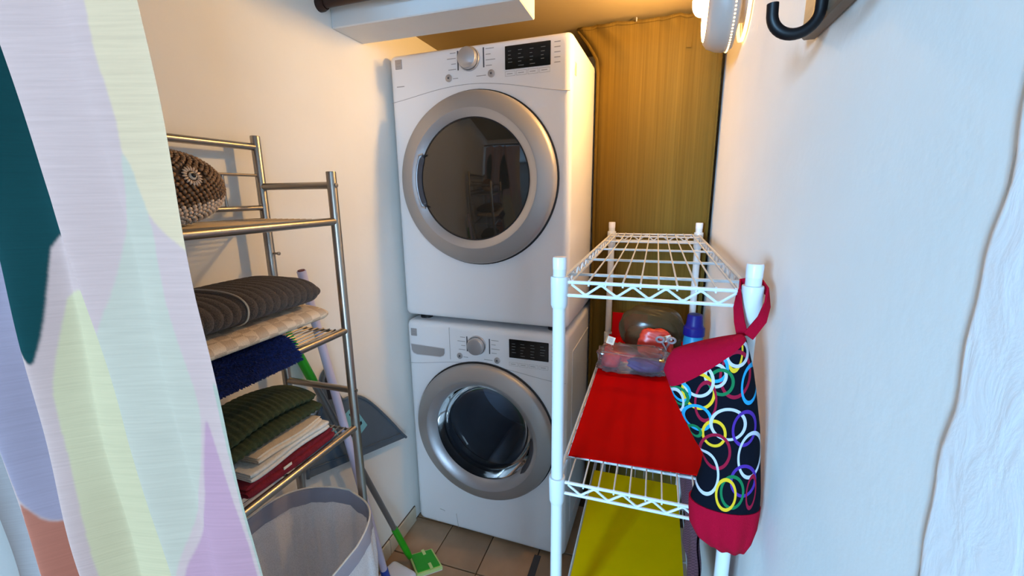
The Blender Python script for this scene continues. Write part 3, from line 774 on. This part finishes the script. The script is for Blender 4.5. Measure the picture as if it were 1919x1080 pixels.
for z in ZSH:
    sh = MB().tube([(RX0 + .014, RY0, z), (RX1 - .014, RY0, z)], .0036, 8).build('front_wire', M_wirew, wk)
    def W(name, pts, r=.0028, seg=7): return MB().tube(pts, r, seg).build(name, M_wirew, sh)
    W('back_wire', [(RX0 + .014, RY1, z), (RX1 - .014, RY1, z)], .0036)
    for y in (RY0, RY1):
        W('lower_wire', [(RX0 + .014, y, z - .026), (RX1 - .014, y, z - .026)], .0034)
        W('truss_wire', zigzag((RX0 + .022, y, 0), (RX1 - .022, y, 0), z - .024, z - .003, 5), .0026)
    for x in (RX0, RX1):
        W('side_wire', [(x, RY0 + .014, z), (x, RY1 - .014, z)], .0036)
        W('lower_wire', [(x, RY0 + .014, z - .026), (x, RY1 - .014, z - .026)], .0034)
        W('truss_wire', zigzag((x, RY0 + .02, 0), (x, RY1 - .02, 0), z - .024, z - .003, 15), .0026)
    for k in range(5):
        y = (RY0 + .10, RY0 + .32, RY0 + .54, RY0 + .76, RY1 - .07)[k]
        W('cross_wire', [(RX0, y, z - .003), (RX1, y, z - .003)], .0034)
    for k in range(10):
        x = RX0 + (RX1 - RX0) * (k + .8) / 10.6
        W('deck_wire', [(x, RY0 - .002, z - .006), (x, RY0 + .001, z + .0035), (x, RY1, z + .0035)], .0019, 6)

# sheets lying on the shelves
def sheet(x0, x1, y0, y1, z, skew=0.):
    return MB().prism([(x0, y0), (x1, y0 + skew), (x1, y1), (x0, y1)], lambda a, b, t: (a, b, t), z, z + .003)
tag(sheet(.803, 1.112, -.605, .31, .8815, .012).build('shelf_liner', M_red, smooth=0), 'flat red sheet covering the middle shelf of the white rack', 'shelf liner', 'coloured shelf liners')
tag(sheet(.800, 1.090, -.60, -.045, .4615, -.02).build('shelf_liner', M_yellow, smooth=0), 'flat yellow sheet covering the lower shelf of the white rack', 'shelf liner', 'coloured shelf liners')
# red folder standing at the back of the shelf
fo = thing('red_folder', 'upright red folder at the back of the middle rack shelf', 'folder', (0, 0, 0))
MB().prism([(.815, .886), (.958, .886), (.956, .985), (.815, .987)], lambda a, b, t: (a, .285 + t + (b - .886) * .1, b), 0, .004).build('cover', M_red, fo, smooth=0)
MB().prism([(.817, .886), (.955, .886), (.953, .975), (.817, .978)], lambda a, b, t: (a, .289 + t + (b - .886) * .1, b), .0, .004).build('back_cover', M_red, fo, smooth=0)

def blob(c, r, seed, amp=.12, nu=40, nv=24, zmin=None, p=2.0, f=3.0):
    rg = np.random.default_rng(seed); ph = rg.uniform(0, 6.28, (6, 3)); k = rg.uniform(f * .5, f * 1.8, (6, 3)); rings = []
    for i in range(nv + 1):
        th = math.pi * (i + .02) / (nv + .04); ring = []
        for j in range(nu):
            a = 2 * math.pi * j / nu; d = np.array((math.sin(th) * math.cos(a), math.sin(th) * math.sin(a), math.cos(th)))
            n_ = sum(math.sin(float((k[q_] * d).sum()) * 1.6 + ph[q_, 0]) * math.sin(float((k[q_][::-1] * d).sum()) + ph[q_, 1]) for q_ in range(6)) / 6
            e = np.sign(d) * np.abs(d) ** (2 / p); P = np.array(c) + np.array(r) * e * (1 + amp * n_ * 2)
            if zmin is not None: P[2] = max(P[2], zmin)
            ring.append(tuple(P))
        rings.append(ring)
    return MB().loft(rings)
ZT = .8848
zb = thing('zip_pouch', 'clear plastic zip pouch of red and purple cloth lying across the red sheet', 'pouch', (0, 0, 0))
blob((.918, -.062, .927), (.116, .060, .040), 3, .11, 44, 22, ZT, 4.5, 9).build('film', M_film, zb, smooth=28)
blob((.846, -.058, .916), (.034, .040, .026), 4, .12, 28, 16, ZT + .003, 2.2).build('red_contents', M_redfab, zb, smooth=180)
blob((.962, -.064, .912), (.060, .040, .022), 5, .16, 36, 18, ZT + .003, 2.2).build('purple_contents', M_purplefab, zb, smooth=180)
MB().tube([(.815, -.112, .962), (.90, -.120, .958), (1.03, -.118, .950)], .0016, 7).build('zip_track', M_film, zb)
MB().box((1.008, -.122, .953), (.016, .005, .008), .0015, 2).build('zip_slider', mat('brass', srgb(210, 170, 80), .3, metal=.9), zb)
sbg = thing('plastic_bag', 'smoky crumpled plastic bag bulging behind the clear pouch', 'bag', (0, 0, 0))
blob((.975, .155, .972), (.118, .075, .090), 8, .07, 48, 28, ZT, 2.5, 3).build('film', M_smoke, sbg, smooth=70)
blob((.930, .150, .935), (.055, .045, .045), 9, .12, 30, 18, ZT + .003, 2.3).build('contents', mat('bag_contents', srgb(150, 96, 80), .8, var=.2, vscale=40), sbg, smooth=180)
rp = thing('red_packet', 'shiny orange-red packet resting on the clear pouch', 'packet', (0, 0, 0))
blob((.988, .062, .945), (.060, .022, .056), 12, .10, 40, 22, ZT, 2.6, 4).build('wrapper', M_orange, rp, smooth=70)
MB().box((1.026, .040, .975), (.030, .003, .022), .001, 1, Matrix.Rotation(math.radians(-20), 3, 'Y')).build('paper_flap', M_tag, rp, smooth=0)
pt = thing('price_tag', 'small white price tag on the left end of the pouch', 'tag', (0, 0, 0))
rtag = Matrix.Rotation(math.radians(15), 3, 'Y') @ Matrix.Rotation(math.radians(-25), 3, 'X')
MB().box((.842, -.062, .985), (.026, .0012, .026), .0, 1, rtag).build('card', M_tag, pt, smooth=0)
pr = MB()
for k in range(4): pr.box(Vector((.842, -.062, .985)) + rtag @ Vector((0, -.0008, .007 - k * .004)), (.014, .0006, .0018), 0, 1, rtag)
pr.build('tag_print', M_print, pt, smooth=0)
MB().tube([(.842, -.060, .974), (.846, -.058, .962), (.85, -.06, .955)], .0008, 5).build('tag_string', M_tag, pt)
sc = thing('scissors', 'scissors with pale ring handles among the packets', 'scissors', (0, 0, 0))
for cx in (1.003, 1.040):
    MB().tube([(cx + .0125 * math.cos(a), -.0 + .022 - .002 * math.sin(a), .976 + .010 * math.sin(a)) for a in np.linspace(0, 2 * math.pi, 20, endpoint=False)], .0042, 8, closed=True).build('ring_handle', mat('handle_pale', srgb(150, 138, 140), .5), sc)
MB().tube([(1.010, .022, .966), (1.022, .022, .945), (1.03, .024, .888)], [.004, .004, .0015], 8).tube([(1.034, .022, .966), (1.024, .024, .945), (1.02, .026, .888)], [.004, .004, .0015], 8).build('blade', M_drum, sc)
bt = thing('spray_bottle', 'teal bottle with a dark blue cap beside the right wall', 'bottle', (0, 0, 0))
bx, by = 1.112, .055
MB().lathe([(0, ZT), (.030, ZT), (.033, ZT + .006), (.033, ZT + .085), (.031, ZT + .10), (.026, ZT + .112)], (bx, by, 0), 'z', 32).build('body', M_teal, bt, smooth=60)
MB().lathe([(.0345, ZT + .108), (.0352, ZT + .112), (.0345, ZT + .136), (.030, ZT + .141), (.0275, ZT + .146), (.0245, ZT + .178), (.022, ZT + .182), (0, ZT + .183)], (bx, by, 0), 'z', 32).build('cap', M_bcap, bt, smooth=40)
# purple mesh mat hanging from the underside edge towards the lower shelf
def purple_mesh():
    mt, nt, b = new_mat('purple_mesh'); tc = nt.nodes.new('ShaderNodeTexCoord'); ck = nt.nodes.new('ShaderNodeTexChecker'); ck.inputs['Scale'].default_value = 240
    ck.inputs[1].default_value = srgb(120, 78, 98); ck.inputs[2].default_value = srgb(74, 44, 62); nt.links.new(tc.outputs['Object'], ck.inputs[0]); nt.links.new(ck.outputs[0], b.inputs['Base Color']); b.inputs['Roughness'].default_value = .8
    return mt
pm = MB(); Pm = []
for i in range(30):
    z = .461 + .36 * i / 29; row = []
    for j in range(26):
        y = -.62 + .66 * j / 25; x = 1.103 + .006 * math.sin(j * .9) - .016 * (i / 29) + .003 * math.sin(i * .5 + j * .4); row.append((x, y, z + (i / 29) * .01 * math.sin(j * .5)))
    Pm.append(row)
Pm = np.array(Pm); fr_ = MB().grid(Pm); bk = Pm.copy(); bk[..., 0] += .004; fr_.grid(bk)
tag(fr_.build('mesh_mat', purple_mesh(), smooth=180), 'dusty purple mesh mat standing on the lower rack shelf by the wall', 'mat')

# ------------------------------------------------------------------ printed bag holder hung on the rack post
RING_COL = {'y': srgb(226, 180, 40), 'r': srgb(150, 24, 52), 'w': srgb(190, 190, 196), 'b': srgb(44, 146, 190), 'g': srgb(28, 112, 68), 'p': srgb(78, 44, 138)}
def rings_mat(rings):
    mt, nt, b = new_mat('ring_print'); b.inputs['Roughness'].default_value = .9
    tc = nt.nodes.new('ShaderNodeTexCoord'); sep = nt.nodes.new('ShaderNodeSeparateXYZ'); nt.links.new(tc.outputs['Object'], sep.inputs[0])
    cmb = nt.nodes.new('ShaderNodeCombineXYZ'); nt.links.new(sep.outputs[0], cmb.inputs[0]); nt.links.new(sep.outputs[2], cmb.inputs[2])
    rgb = nt.nodes.new('ShaderNodeRGB'); b.inputs['Specular IOR Level'].default_value = .08; rgb.outputs[0].default_value = srgb(11, 14, 24); last = rgb.outputs[0]
    for cx, cz, rx, rz, col in rings:
        mp = nt.nodes.new('ShaderNodeMapping'); mp.vector_type = 'TEXTURE'; mp.inputs['Location'].default_value = (cx, 0, cz); mp.inputs['Scale'].default_value = (rx, 1, rz)
        nt.links.new(cmb.outputs[0], mp.inputs[0]); ln = nt.nodes.new('ShaderNodeVectorMath'); ln.operation = 'LENGTH'; nt.links.new(mp.outputs[0], ln.inputs[0])
        cp = nt.nodes.new('ShaderNodeMath'); cp.operation = 'COMPARE'; cp.inputs[1].default_value = 1.0; cp.inputs[2].default_value = .0025 / ((rx + rz) / 2); nt.links.new(ln.outputs['Value'], cp.inputs[0])
        mx = nt.nodes.new('ShaderNodeMix'); mx.data_type = 'RGBA'; mx.inputs['B'].default_value = RING_COL[col]
        # Mix node: factor 0, A colour 6, B colour 7
        nt.links.new(cp.outputs[0], mx.inputs[0]); nt.links.new(last, mx.inputs[6]); mx.inputs[7].default_value = RING_COL[col]; last = mx.outputs[2]
    nt.links.new(last, b.inputs['Base Color'])
    return mt
RINGS = [(1.095, 1.232, 0.011, 0.0291, 'y'), (1.098, 1.196, 0.0222, 0.0361, 'r'), (1.099, 1.229, 0.016, 0.0191, 'w'), (1.068, 1.205, 0.0171, 0.0211, 'b'), (1.069, 1.193, 0.0151, 0.018, 'w'), (1.078, 1.183, 0.0171, 0.0201, 'g'), (1.046, 1.162, 0.0232, 0.0301, 'y'), (1.058, 1.146, 0.0151, 0.0341, 'r'), (1.044, 1.181, 0.0222, 0.0271, 'w'), (1.02, 1.153, 0.0141, 0.017, 'b'), (1.018, 1.143, 0.0141, 0.0161, 'g'), (1.014, 1.129, 0.0122, 0.025, 'w'), (1.048, 1.113, 0.0202, 0.023, 'b'), (1.122, 1.179, 0.0132, 0.0292, 'b'), (1.075, 1.091, 0.0163, 0.0241, 'y'), (1.094, 1.112, 0.0253, 0.0272, 'w'), (1.119, 1.106, 0.0173, 0.0292, 'p'), (1.08, 1.057, 0.0214, 0.0331, 'r'), (1.133, 1.058, 0.0184, 0.0391, 'w'), (1.069, 1.009, 0.0194, 0.0381, 'w'), (1.126, 1.012, 0.0184, 0.0272, 'p'), (1.111, 0.989, 0.0165, 0.0291, 'g'), (1.102, 0.982, 0.0143, 0.0281, 'y'), (1.14, 0.991, 0.0073, 0.0292, 'r'), (1.047, 1.084, 0.0091, 0.011, 'g')]
bh = thing('bag_holder', 'black bag holder printed with coloured rings, hanging on the rack post', 'bag holder', (0, 0, 0))
BY = -.752
def sect(L, R, d, n=36, pl=0., yc=BY):
    c = [(L[0] + R[0]) / 2, (L[1] + R[1]) / 2]; h = [(R[0] - L[0]) / 2, (R[1] - L[1]) / 2]; o = []
    for k in range(n):
        a = 2 * math.pi * k / n; f = 1 + pl * math.sin(a * 9)
        o.append((c[0] + h[0] * math.cos(a), yc + d * f * math.sin(a), c[1] + h[1] * math.cos(a)))
    return o
MB().loft([sect((1.012, 1.222), (1.102, 1.254), .004), sect((1.005, 1.218), (1.106, 1.254), .014), sect((.996, 1.200), (1.108, 1.2535), .026), sect((.992, 1.180), (1.1105, 1.2515), .032), sect((1.003, 1.153), (1.113, 1.248), .034)], True).build('top_band', M_crimson, bh, smooth=70)
bd = [((1.003, 1.153), (1.113, 1.248), .0335), ((1.012, 1.132), (1.120, 1.226), .036), ((1.024, 1.107), (1.128, 1.199), .037), ((1.037, 1.083), (1.135, 1.166), .037), ((1.049, 1.060), (1.141, 1.132), .035), ((1.060, 1.044), (1.147, 1.100), .032), ((1.066, 1.030), (1.151, 1.066), .031), ((1.064, 1.005), (1.156, 1.020), .032), ((1.057, .972), (1.160, .982), .033), ((1.051, .943), (1.162, .948), .033)]
MB().loft([sect(a, b, d) for a, b, d in bd], False).build('printed_body', rings_mat(RINGS), bh, smooth=70)
MB().loft([sect((1.049, .946), (1.163, .950), .0345, 72), sect((1.050, .924), (1.163, .936), .035, 72, .04), sect((1.053, .897), (1.162, .908), .034, 72, .07), sect((1.065, .874), (1.157, .880), .029, 72, .10), sect((1.086, .858), (1.149, .857), .018, 72, .14), sect((1.100, .860), (1.138, .856), .010, 72, .15), sect((1.104, .874), (1.130, .872), .006, 72)], True).build('bottom_cuff', M_crimson, bh, smooth=70)
# strap looped over the post
lp = []
for a in np.linspace(0, 2 * math.pi, 28, endpoint=False):
    lp.append((a, RX1 + .0205 * math.cos(a), RY0 + .0205 * math.sin(a)))
strap = MB(); rings = []
path = [(1.110, -.738, 1.247), (1.106, -.722, 1.268), (1.104, -.708, 1.290), (1.1055, -.692, 1.312), (1.112, -.672, 1.322), (1.127, -.667, 1.324), (1.142, -.672, 1.322), (1.1485, -.692, 1.314), (1.147, -.710, 1.296), (1.138, -.726, 1.274), (1.118, -.740, 1.248)]
Pp = [Vector(p) for p in path]
for i, p in enumerate(Pp):
    t_ = (Pp[min(i + 1, len(Pp) - 1)] - Pp[max(i - 1, 0)]).normalized(); rad = Vector((p.x - RX1, p.y - RY0, 0)); rad = (rad - t_ * rad.dot(t_)).normalized(); wv = t_.cross(rad).normalized()
    rings.append([tuple(p + wv * a * .0085 + rad * b * .0016) for a, b in ((-1, -1), (1, -1), (1, 1), (-1, 1))])
strap.loft(rings).build('hanging_loop', M_crimson, bh, smooth=50)

# ------------------------------------------------------------------ brown curtain at the back
def brown_fabric():
    mt, nt, b = new_mat('brown_drape'); tc = nt.nodes.new('ShaderNodeTexCoord'); mp = nt.nodes.new('ShaderNodeMapping'); mp.inputs['Scale'].default_value = (120, 4, 1.2)
    nt.links.new(tc.outputs['Object'], mp.inputs[0]); n = nt.nodes.new('ShaderNodeTexNoise'); n.inputs['Scale'].default_value = 1.6; n.inputs['Detail'].default_value = 6; nt.links.new(mp.outputs[0], n.inputs[0])
    cr_ = nt.nodes.new('ShaderNodeValToRGB'); cr_.color_ramp.elements[0].position = .32; cr_.color_ramp.elements[0].color = srgb(92, 72, 28); cr_.color_ramp.elements[1].position = .7; cr_.color_ramp.elements[1].color = srgb(106, 84, 34)
    nt.links.new(n.outputs[0], cr_.inputs[0]); nt.links.new(cr_.outputs[0], b.inputs['Base Color']); b.inputs['Roughness'].default_value = .9; b.inputs['Specular IOR Level'].default_value = .1
    bp = nt.nodes.new('ShaderNodeBump'); bp.inputs['Strength'].default_value = .2; bp.inputs['Distance'].default_value = .002; nt.links.new(n.outputs[0], bp.inputs['Height']); nt.links.new(bp.outputs[0], b.inputs['Normal'])
    return mt
M_drape = brown_fabric()
dc = thing('brown_curtain', 'plain brown cloth curtain hanging at the back behind the white rack', 'curtain', (0, 0, 0))
def drape(u, z):
    t = min(1, max(0, (z - 1.975) / .12)); x0 = .710 - .078 * t ** 1.4; x = x0 + (1.158 - x0) * u
    fold = .004 * math.sin(u * 15 + .6) + .003 * math.sin(u * 31 + z * 1.3) ; sag = -.006 * math.exp(-((z - 2.09) / .03) ** 2) * (1 + math.sin(u * 40))
    edge = .014 * math.exp(-(u / .03) ** 2) - .012 * math.exp(-((u - 1) / .03) ** 2)
    return (x, .372 + fold + edge + sag - .02 * t, z)
us = np.linspace(0, 1, 70); zs = np.concatenate([np.linspace(.02, 1.9, 40), np.linspace(1.93, 2.112, 30)])
gm_ = MB(); P = np.array([[drape(u, z - (.006 * abs(math.sin(u * 22)) if z > 2.1 else 0)) for u in us] for z in zs]); gm_.grid(P); P2 = P.copy(); P2[..., 1] += .003; gm_.grid(P2)
gm_.build('cloth', M_drape, dc, smooth=180)
MB().tube([(drape(0, z)[0] + .003, drape(0, z)[1] - .004, z) for z in np.linspace(.03, 2.10, 40)], .0065, 8).build('side_hem', M_drape, dc)
MB().tube([(drape(1, z)[0], drape(1, z)[1] - .003, z) for z in np.linspace(.03, 2.10, 40)], .004, 8).build('side_hem', M_drape, dc)
MB().tube([(drape(u, 2.1)[0], drape(u, 2.1)[1] - .003, 2.103 - .006 * abs(math.sin(u * 22))) for u in us], .0055, 8).build('top_hem', M_drape, dc)
cp = MB().tube([(drape(.42, 2.09)[0], .335, 2.098), (drape(.42, 2.09)[0], .335, 2.112)], .0025, 6).build('hook_pin', M_greyplate, dc)
MB().box((1.045, .362, 2.025), (.018, .0015, .055), 0, 1, Matrix.Rotation(math.radians(4), 3, 'Y')).build('label_tag', M_drape, dc, smooth=0)

# ------------------------------------------------------------------ wall lamp, hook board, rods
lm = thing('wall_lamp', 'round lit wall lamp with pierced rim high on the right wall', 'wall lamp', (0, 0, 0))
LC = (XR, -.015, 1.992)
MB().lathe([(.05, .0), (.05, .022), (0, .022)], LC, '-x', 40).build('back_plate', M_fixture, lm)
MB().lathe([(.05, .020), (.112, .032), (.118, .040), (.120, .056), (.117, .075), (.107, .098), (.094, .108), (.088, .108)], LC, '-x', 64).build('shade', M_fixture, lm, smooth=60)
MB().lathe([(.090, .106), (.086, .1105), (.070, .1135), (.04, .1145), (0, .115)], LC, '-x', 48).build('lamp_lens', M_lamp, lm, smooth=60)
MB().lathe([(.036, .112), (.0345, .124), (.029, .134), (.018, .1415), (.007, .1445), (0, .145)], (LC[0], LC[1], LC[2] + .012), '-x', 32).build('bulb_dome', M_bulb, lm, smooth=60)
dotm = MB().box((0, 0, 0), (.0048, .0042, .0042), .0012, 1).mesh('pierced_hole', M_lampdot, 30)
for k in range(84):
    a = 2 * math.pi * k / 84; inst('pierced_hole', dotm, lm, (LC[0] - .044, LC[1] + .1192 * math.cos(a), LC[2] + .1192 * math.sin(a)), (a, 0, 0))
MB().lathe([(.098, .0042), (.098, .013), (.094, .013), (.094, .0042)], LC, '-x', 64).build('glow_ring', M_lampdot, lm)

hk = thing('hook_board', 'wooden board with black iron coat hooks on the right wall', 'coat hook', (0, 0, 0))
MB().span((XR - .020, -1.10, 1.696), (XR, -.685, 1.80), .003, 1).build('board', M_board, hk, smooth=30)
for yy in (-.79, -.98):
    hp_ = [(XR - .022, yy, 1.775), (XR - .026, yy, 1.75), (XR - .027, yy, 1.710)] + [(XR - .054 + .027 * math.cos(a), yy, 1.704 - .027 * math.sin(a)) for a in np.linspace(.1, math.pi - .1, 18)] + [(XR - .0815, yy, 1.716)]
    h = MB().tube(hp_, .0072, 16).build('hook', M_blackm, hk, smooth=60)
    MB().box((XR - .0215, yy, 1.762), (.004, .022, .06), .002, 2).build('hook_plate', M_blackm, h)

rd = thing('curtain_rod', 'dark bronze tension rod spanning the closet in front of the beam', 'rod', (0, 0, 0))
MB().tube([(XL + .004, -.312, 2.036), (XR - .004, -.318, 2.046)], .0135, 20).build('rod', M_rod, rd)
MB().tube([(XL, -.312, 2.036), (XL + .012, -.312, 2.036), (XL + .024, -.312, 2.0362)], [.021, .021, .017], 20).build('end_cap', M_rod, rd)
MB().tube([(XR, -.318, 2.046), (XR - .012, -.318, 2.046), (XR - .024, -.318, 2.0458)], [.021, .021, .017], 20).build('end_cap', M_rod, rd)
rd2 = thing('curtain_rod', 'rod at the doorway carrying the leaf-print curtain', 'rod', (0, 0, 0))
MB().tube([(XL, -1.18, 2.005), (JX, -1.18, 2.005)], .011, 16).build('rod', M_rod, rd2)

# dark strip on the floor before the washer
tag(MB().span((.562, -.40, .0), (.590, -.026, .003), .001, 1).build('floor_strip', M_strip, smooth=0), 'dark grey strip lying on the floor tiles before the washer', 'strip')

# ------------------------------------------------------------------ leaf-print curtain in the foreground
CZ = np.array([0, .9, 1.064, 1.2, 1.37, 1.48, 1.645, 2.0])
CR = np.array([.60, .577, .567, .555, .541, .536, .530, .522]) - .050
C1 = np.array([.46, .432, .411, .390, .374, .362, .333, .29])
def curtain_surface(u, z):
    R = np.interp(z, CZ, CR); A = np.interp(z, CZ, C1); B = .225 + .012 * np.sin(z * 4); Cc = .113 + .01 * np.sin(z * 3 + 1)
    xs = [R, R - .50 * (R - A), A, A - .020, B + .05, B, B - .018, Cc + .04, Cc, Cc - .016, .05 + 0 * z, .0 + 0 * z]
    ys = np.array([-1.164, -1.180, -1.203, -1.132, -1.160, -1.2, -1.134, -1.162, -1.2, -1.14, -1.165, -1.19])
    k = np.clip(np.floor(u).astype(int), 0, len(xs) - 2); t = u - k; s = t * t * (3 - 2 * t)
    X = np.stack([a + 0 * u for a in xs])
    x0 = np.take_along_axis(X, k[None], 0)[0]; x1 = np.take_along_axis(X, (k + 1)[None], 0)[0]
    w_ = .0022 * np.sin(z * 9 + u * 1.7) + .0015 * np.sin(z * 21 + u * 3)
    return x0 + (x1 - x0) * (.55 * t + .45 * s), ys[k] + (ys[k + 1] - ys[k]) * s + w_
PRINT = [
    ('teal', srgb(4, 72, 78), [(2.4, 1.80), (2.4, 1.45), (4.2, 1.443), (4.38, 1.384), (4.53, 1.33), (4.66, 1.296), (4.84, 1.266), (5.0, 1.29), (5.4, 1.36), (5.6, 1.45), (5.6, 1.80), (4, 1.9)]),
    ('sage', srgb(210, 222, 188), [(4.12, 1.369), (4.31, 1.334), (4.54, 1.272), (4.66, 1.229), (4.65, 1.184), (4.61, 1.129), (4.62, 1.056), (4.68, .951), (4.6, .85), (3.6, .7), (2.3, .85), (2.3, 1.371)]),
    ('cream', srgb(220, 220, 190), [(.64, 1.85), (.64, 1.666), (.68, 1.638), (.68, 1.6), (.66, 1.56), (.73, 1.523), (.66, 1.491), (.59, 1.46), (.39, 1.44), (.12, 1.426), (-.1, 1.42), (-.1, 1.85), (.3, 1.95)]),
    ('sea', srgb(196, 212, 200), [(.74, 1.53), (.65, 1.513), (.64, 1.49), (.59, 1.469), (.57, 1.435), (.6, 1.394), (.57, 1.346), (.5, 1.29), (.45, 1.244), (.57, 1.197), (.76, 1.148), (1.21, 1.096), (1.56, 1.055), (1.84, 1.018), (2.05, 1.0), (2.10, 1.158), (2.12, 1.258), (2.05, 1.33), (1.9, 1.335), (1.52, 1.38), (1.2, 1.435), (.86, 1.475)]),
    ('mauve', srgb(192, 170, 196), [(.40, 1.232), (.36, 1.197), (.27, 1.135), (.17, 1.077), (.15, 1.015), (.2, .93), (.8, .86), (1.9, .93), (1.7, 1.02), (1.3, 1.06), (.79, 1.113), (.65, 1.162), (.5, 1.203)]),
    ('hem', srgb(176, 200, 190), [(.14, 1.28), (.14, 1.227), (.12, 1.197), (.09, 1.128), (.08, 1.02), (.06, .9), (-.1, .9), (-.1, 1.25)]),
    ('peri', srgb(168, 178, 206), [(8.0, 1.45), (5.2, 1.45), (5.2, 1.03), (7.0, 1.0), (7.52, 1.003), (7.8, 1.037), (8.0, 1.06)]),
    ('terra', srgb(188, 132, 114), [(5.2, 1.03), (7, 1.0), (7.52, 1.0), (7.8, 1.034), (8.0, 1.05), (8, .85), (5.2, .85)]),
    ('pale', srgb(184, 206, 220), [(8.02, 1.25), (11.1, 1.35), (11.1, .7), (8.02, .75)]),
    ('teal', srgb(4, 72, 78), [(.4, .80), (1.2, .70), (1.8, .55), (1.7, .35), (1.1, .22), (.5, .40)]),
    ('sea', srgb(196, 212, 200), [(2.6, .68), (4.8, .60), (5, .3), (3.2, .16), (2.5, .4)]),
    ('cream', srgb(220, 220, 190), [(5.4, .75), (7.6, .7), (7.8, .35), (6, .2)]),
    ('mauve', srgb(192, 170, 196), [(8.3, .65), (10.6, .6), (10.4, .2), (8.6, .25)]),
    ('teal', srgb(4, 72, 78), [(8.3, 1.9), (10.5, 1.85), (10.4, 1.5), (8.6, 1.4)]),
]
def inside(poly, u, z):
    r = np.zeros(u.shape, bool); n = len(poly)
    for i in range(n):
        (x0, y0), (x1, y1) = poly[i], poly[(i + 1) % n]
        if y0 == y1: continue
        r ^= ((z < y0) != (z < y1)) & (u < (x1 - x0) * (z - y0) / (y1 - y0) + x0)
    return r
def smooth_poly(P, it=2):
    for _ in range(it): P = [q_ for i in range(len(P)) for q_ in ((.75 * P[i][0] + .25 * P[(i + 1) % len(P)][0], .75 * P[i][1] + .25 * P[(i + 1) % len(P)][1]), (.25 * P[i][0] + .75 * P[(i + 1) % len(P)][0], .25 * P[i][1] + .75 * P[(i + 1) % len(P)][1]))]
    return P
u_ = np.concatenate([np.linspace(0, 2.4, 170, endpoint=False), np.linspace(2.4, 5.2, 170, endpoint=False), np.linspace(5.2, 8.1, 120, endpoint=False), np.linspace(8.1, 11, 60)])
z_ = np.concatenate([np.linspace(.03, .85, 60, endpoint=False), np.linspace(.85, 1.72, 480, endpoint=False), np.linspace(1.72, 1.985, 30)])
Zg, Ug = np.meshgrid(z_, u_, indexing='ij'); Xg, Yg = curtain_surface(Ug, Zg)
col = np.empty(Ug.shape + (4,)); col[:] = (.52, .315, .255, 1)
for nm, c, poly in PRINT: col[inside(smooth_poly(poly), Ug, Zg)] = [c[0] * .85, c[1] * .54, c[2] * .43, 1]
for _ in range(2):
    pc = np.pad(col, ((1, 1), (1, 1), (0, 0)), 'edge'); col = (pc[1:-1, 1:-1] * 2 + pc[:-2, 1:-1] + pc[2:, 1:-1] + pc[1:-1, :-2] + pc[1:-1, 2:]) / 6
lc = bpy.data.meshes.new('cloth'); nv = Xg.size; nz_, nu_ = Xg.shape
idx = np.arange(nv).reshape(nz_, nu_); quads = np.stack([idx[:-1, :-1], idx[:-1, 1:], idx[1:, 1:], idx[1:, :-1]], -1).reshape(-1, 4)
lc.vertices.add(nv); lc.vertices.foreach_set('co', np.stack([Xg, Yg, Zg], -1).ravel())
lc.loops.add(quads.size); lc.loops.foreach_set('vertex_index', quads.ravel().astype(np.int32)); lc.polygons.add(len(quads)); lc.polygons.foreach_set('loop_start', np.arange(0, quads.size, 4, dtype=np.int32))
lc.update(calc_edges=True); lc.validate()
at = lc.color_attributes.new('print', 'FLOAT_COLOR', 'POINT'); at.data.foreach_set('color', col.reshape(-1, 4).astype(np.float32).ravel()); lc.shade_smooth()
def leaf_mat():
    mt = bpy.data.materials.new('leaf_print_cloth'); mt.use_nodes = True; nt = mt.node_tree; b = nt.nodes['Principled BSDF']; out = nt.nodes['Material Output']
    vc = nt.nodes.new('ShaderNodeVertexColor'); vc.layer_name = 'print'
    tc = nt.nodes.new('ShaderNodeTexCoord'); mp = nt.nodes.new('ShaderNodeMapping'); mp.inputs['Scale'].default_value = (9, 9, 260); nt.links.new(tc.outputs['Object'], mp.inputs[0])
    n = nt.nodes.new('ShaderNodeTexNoise'); n.inputs['Scale'].default_value = 1.4; n.inputs['Detail'].default_value = 4; nt.links.new(mp.outputs[0], n.inputs[0])
    mr = nt.nodes.new('ShaderNodeMapRange'); mr.inputs[1].default_value = .3; mr.inputs[2].default_value = .7; mr.inputs[3].default_value = .94; mr.inputs[4].default_value = 1.04; nt.links.new(n.outputs[0], mr.inputs[0])
    sc_ = nt.nodes.new('ShaderNodeVectorMath'); sc_.operation = 'SCALE'; nt.links.new(vc.outputs[0], sc_.inputs[0]); nt.links.new(mr.outputs[0], sc_.inputs['Scale'])
    nt.links.new(sc_.outputs[0], b.inputs['Base Color']); b.inputs['Roughness'].default_value = .75; b.inputs['Specular IOR Level'].default_value = .12
    bp = nt.nodes.new('ShaderNodeBump'); bp.inputs['Strength'].default_value = .25; bp.inputs['Distance'].default_value = .0015; nt.links.new(n.outputs[0], bp.inputs['Height']); nt.links.new(bp.outputs[0], b.inputs['Normal'])
    tl = nt.nodes.new('ShaderNodeBsdfTranslucent'); nt.links.new(sc_.outputs[0], tl.inputs[0])
    mx = nt.nodes.new('ShaderNodeMixShader'); mx.inputs[0].default_value = .2; nt.links.new(b.outputs[0], mx.inputs[1]); nt.links.new(tl.outputs[0], mx.inputs[2]); nt.links.new(mx.outputs[0], out.inputs[0])
    return mt
lc.materials.append(leaf_mat())
lco = bpy.data.objects.new('leaf_curtain', lc); C.objects.link(lco)
tag(lco, 'white curtain with pastel leaf print gathered at the left of the doorway', 'curtain')
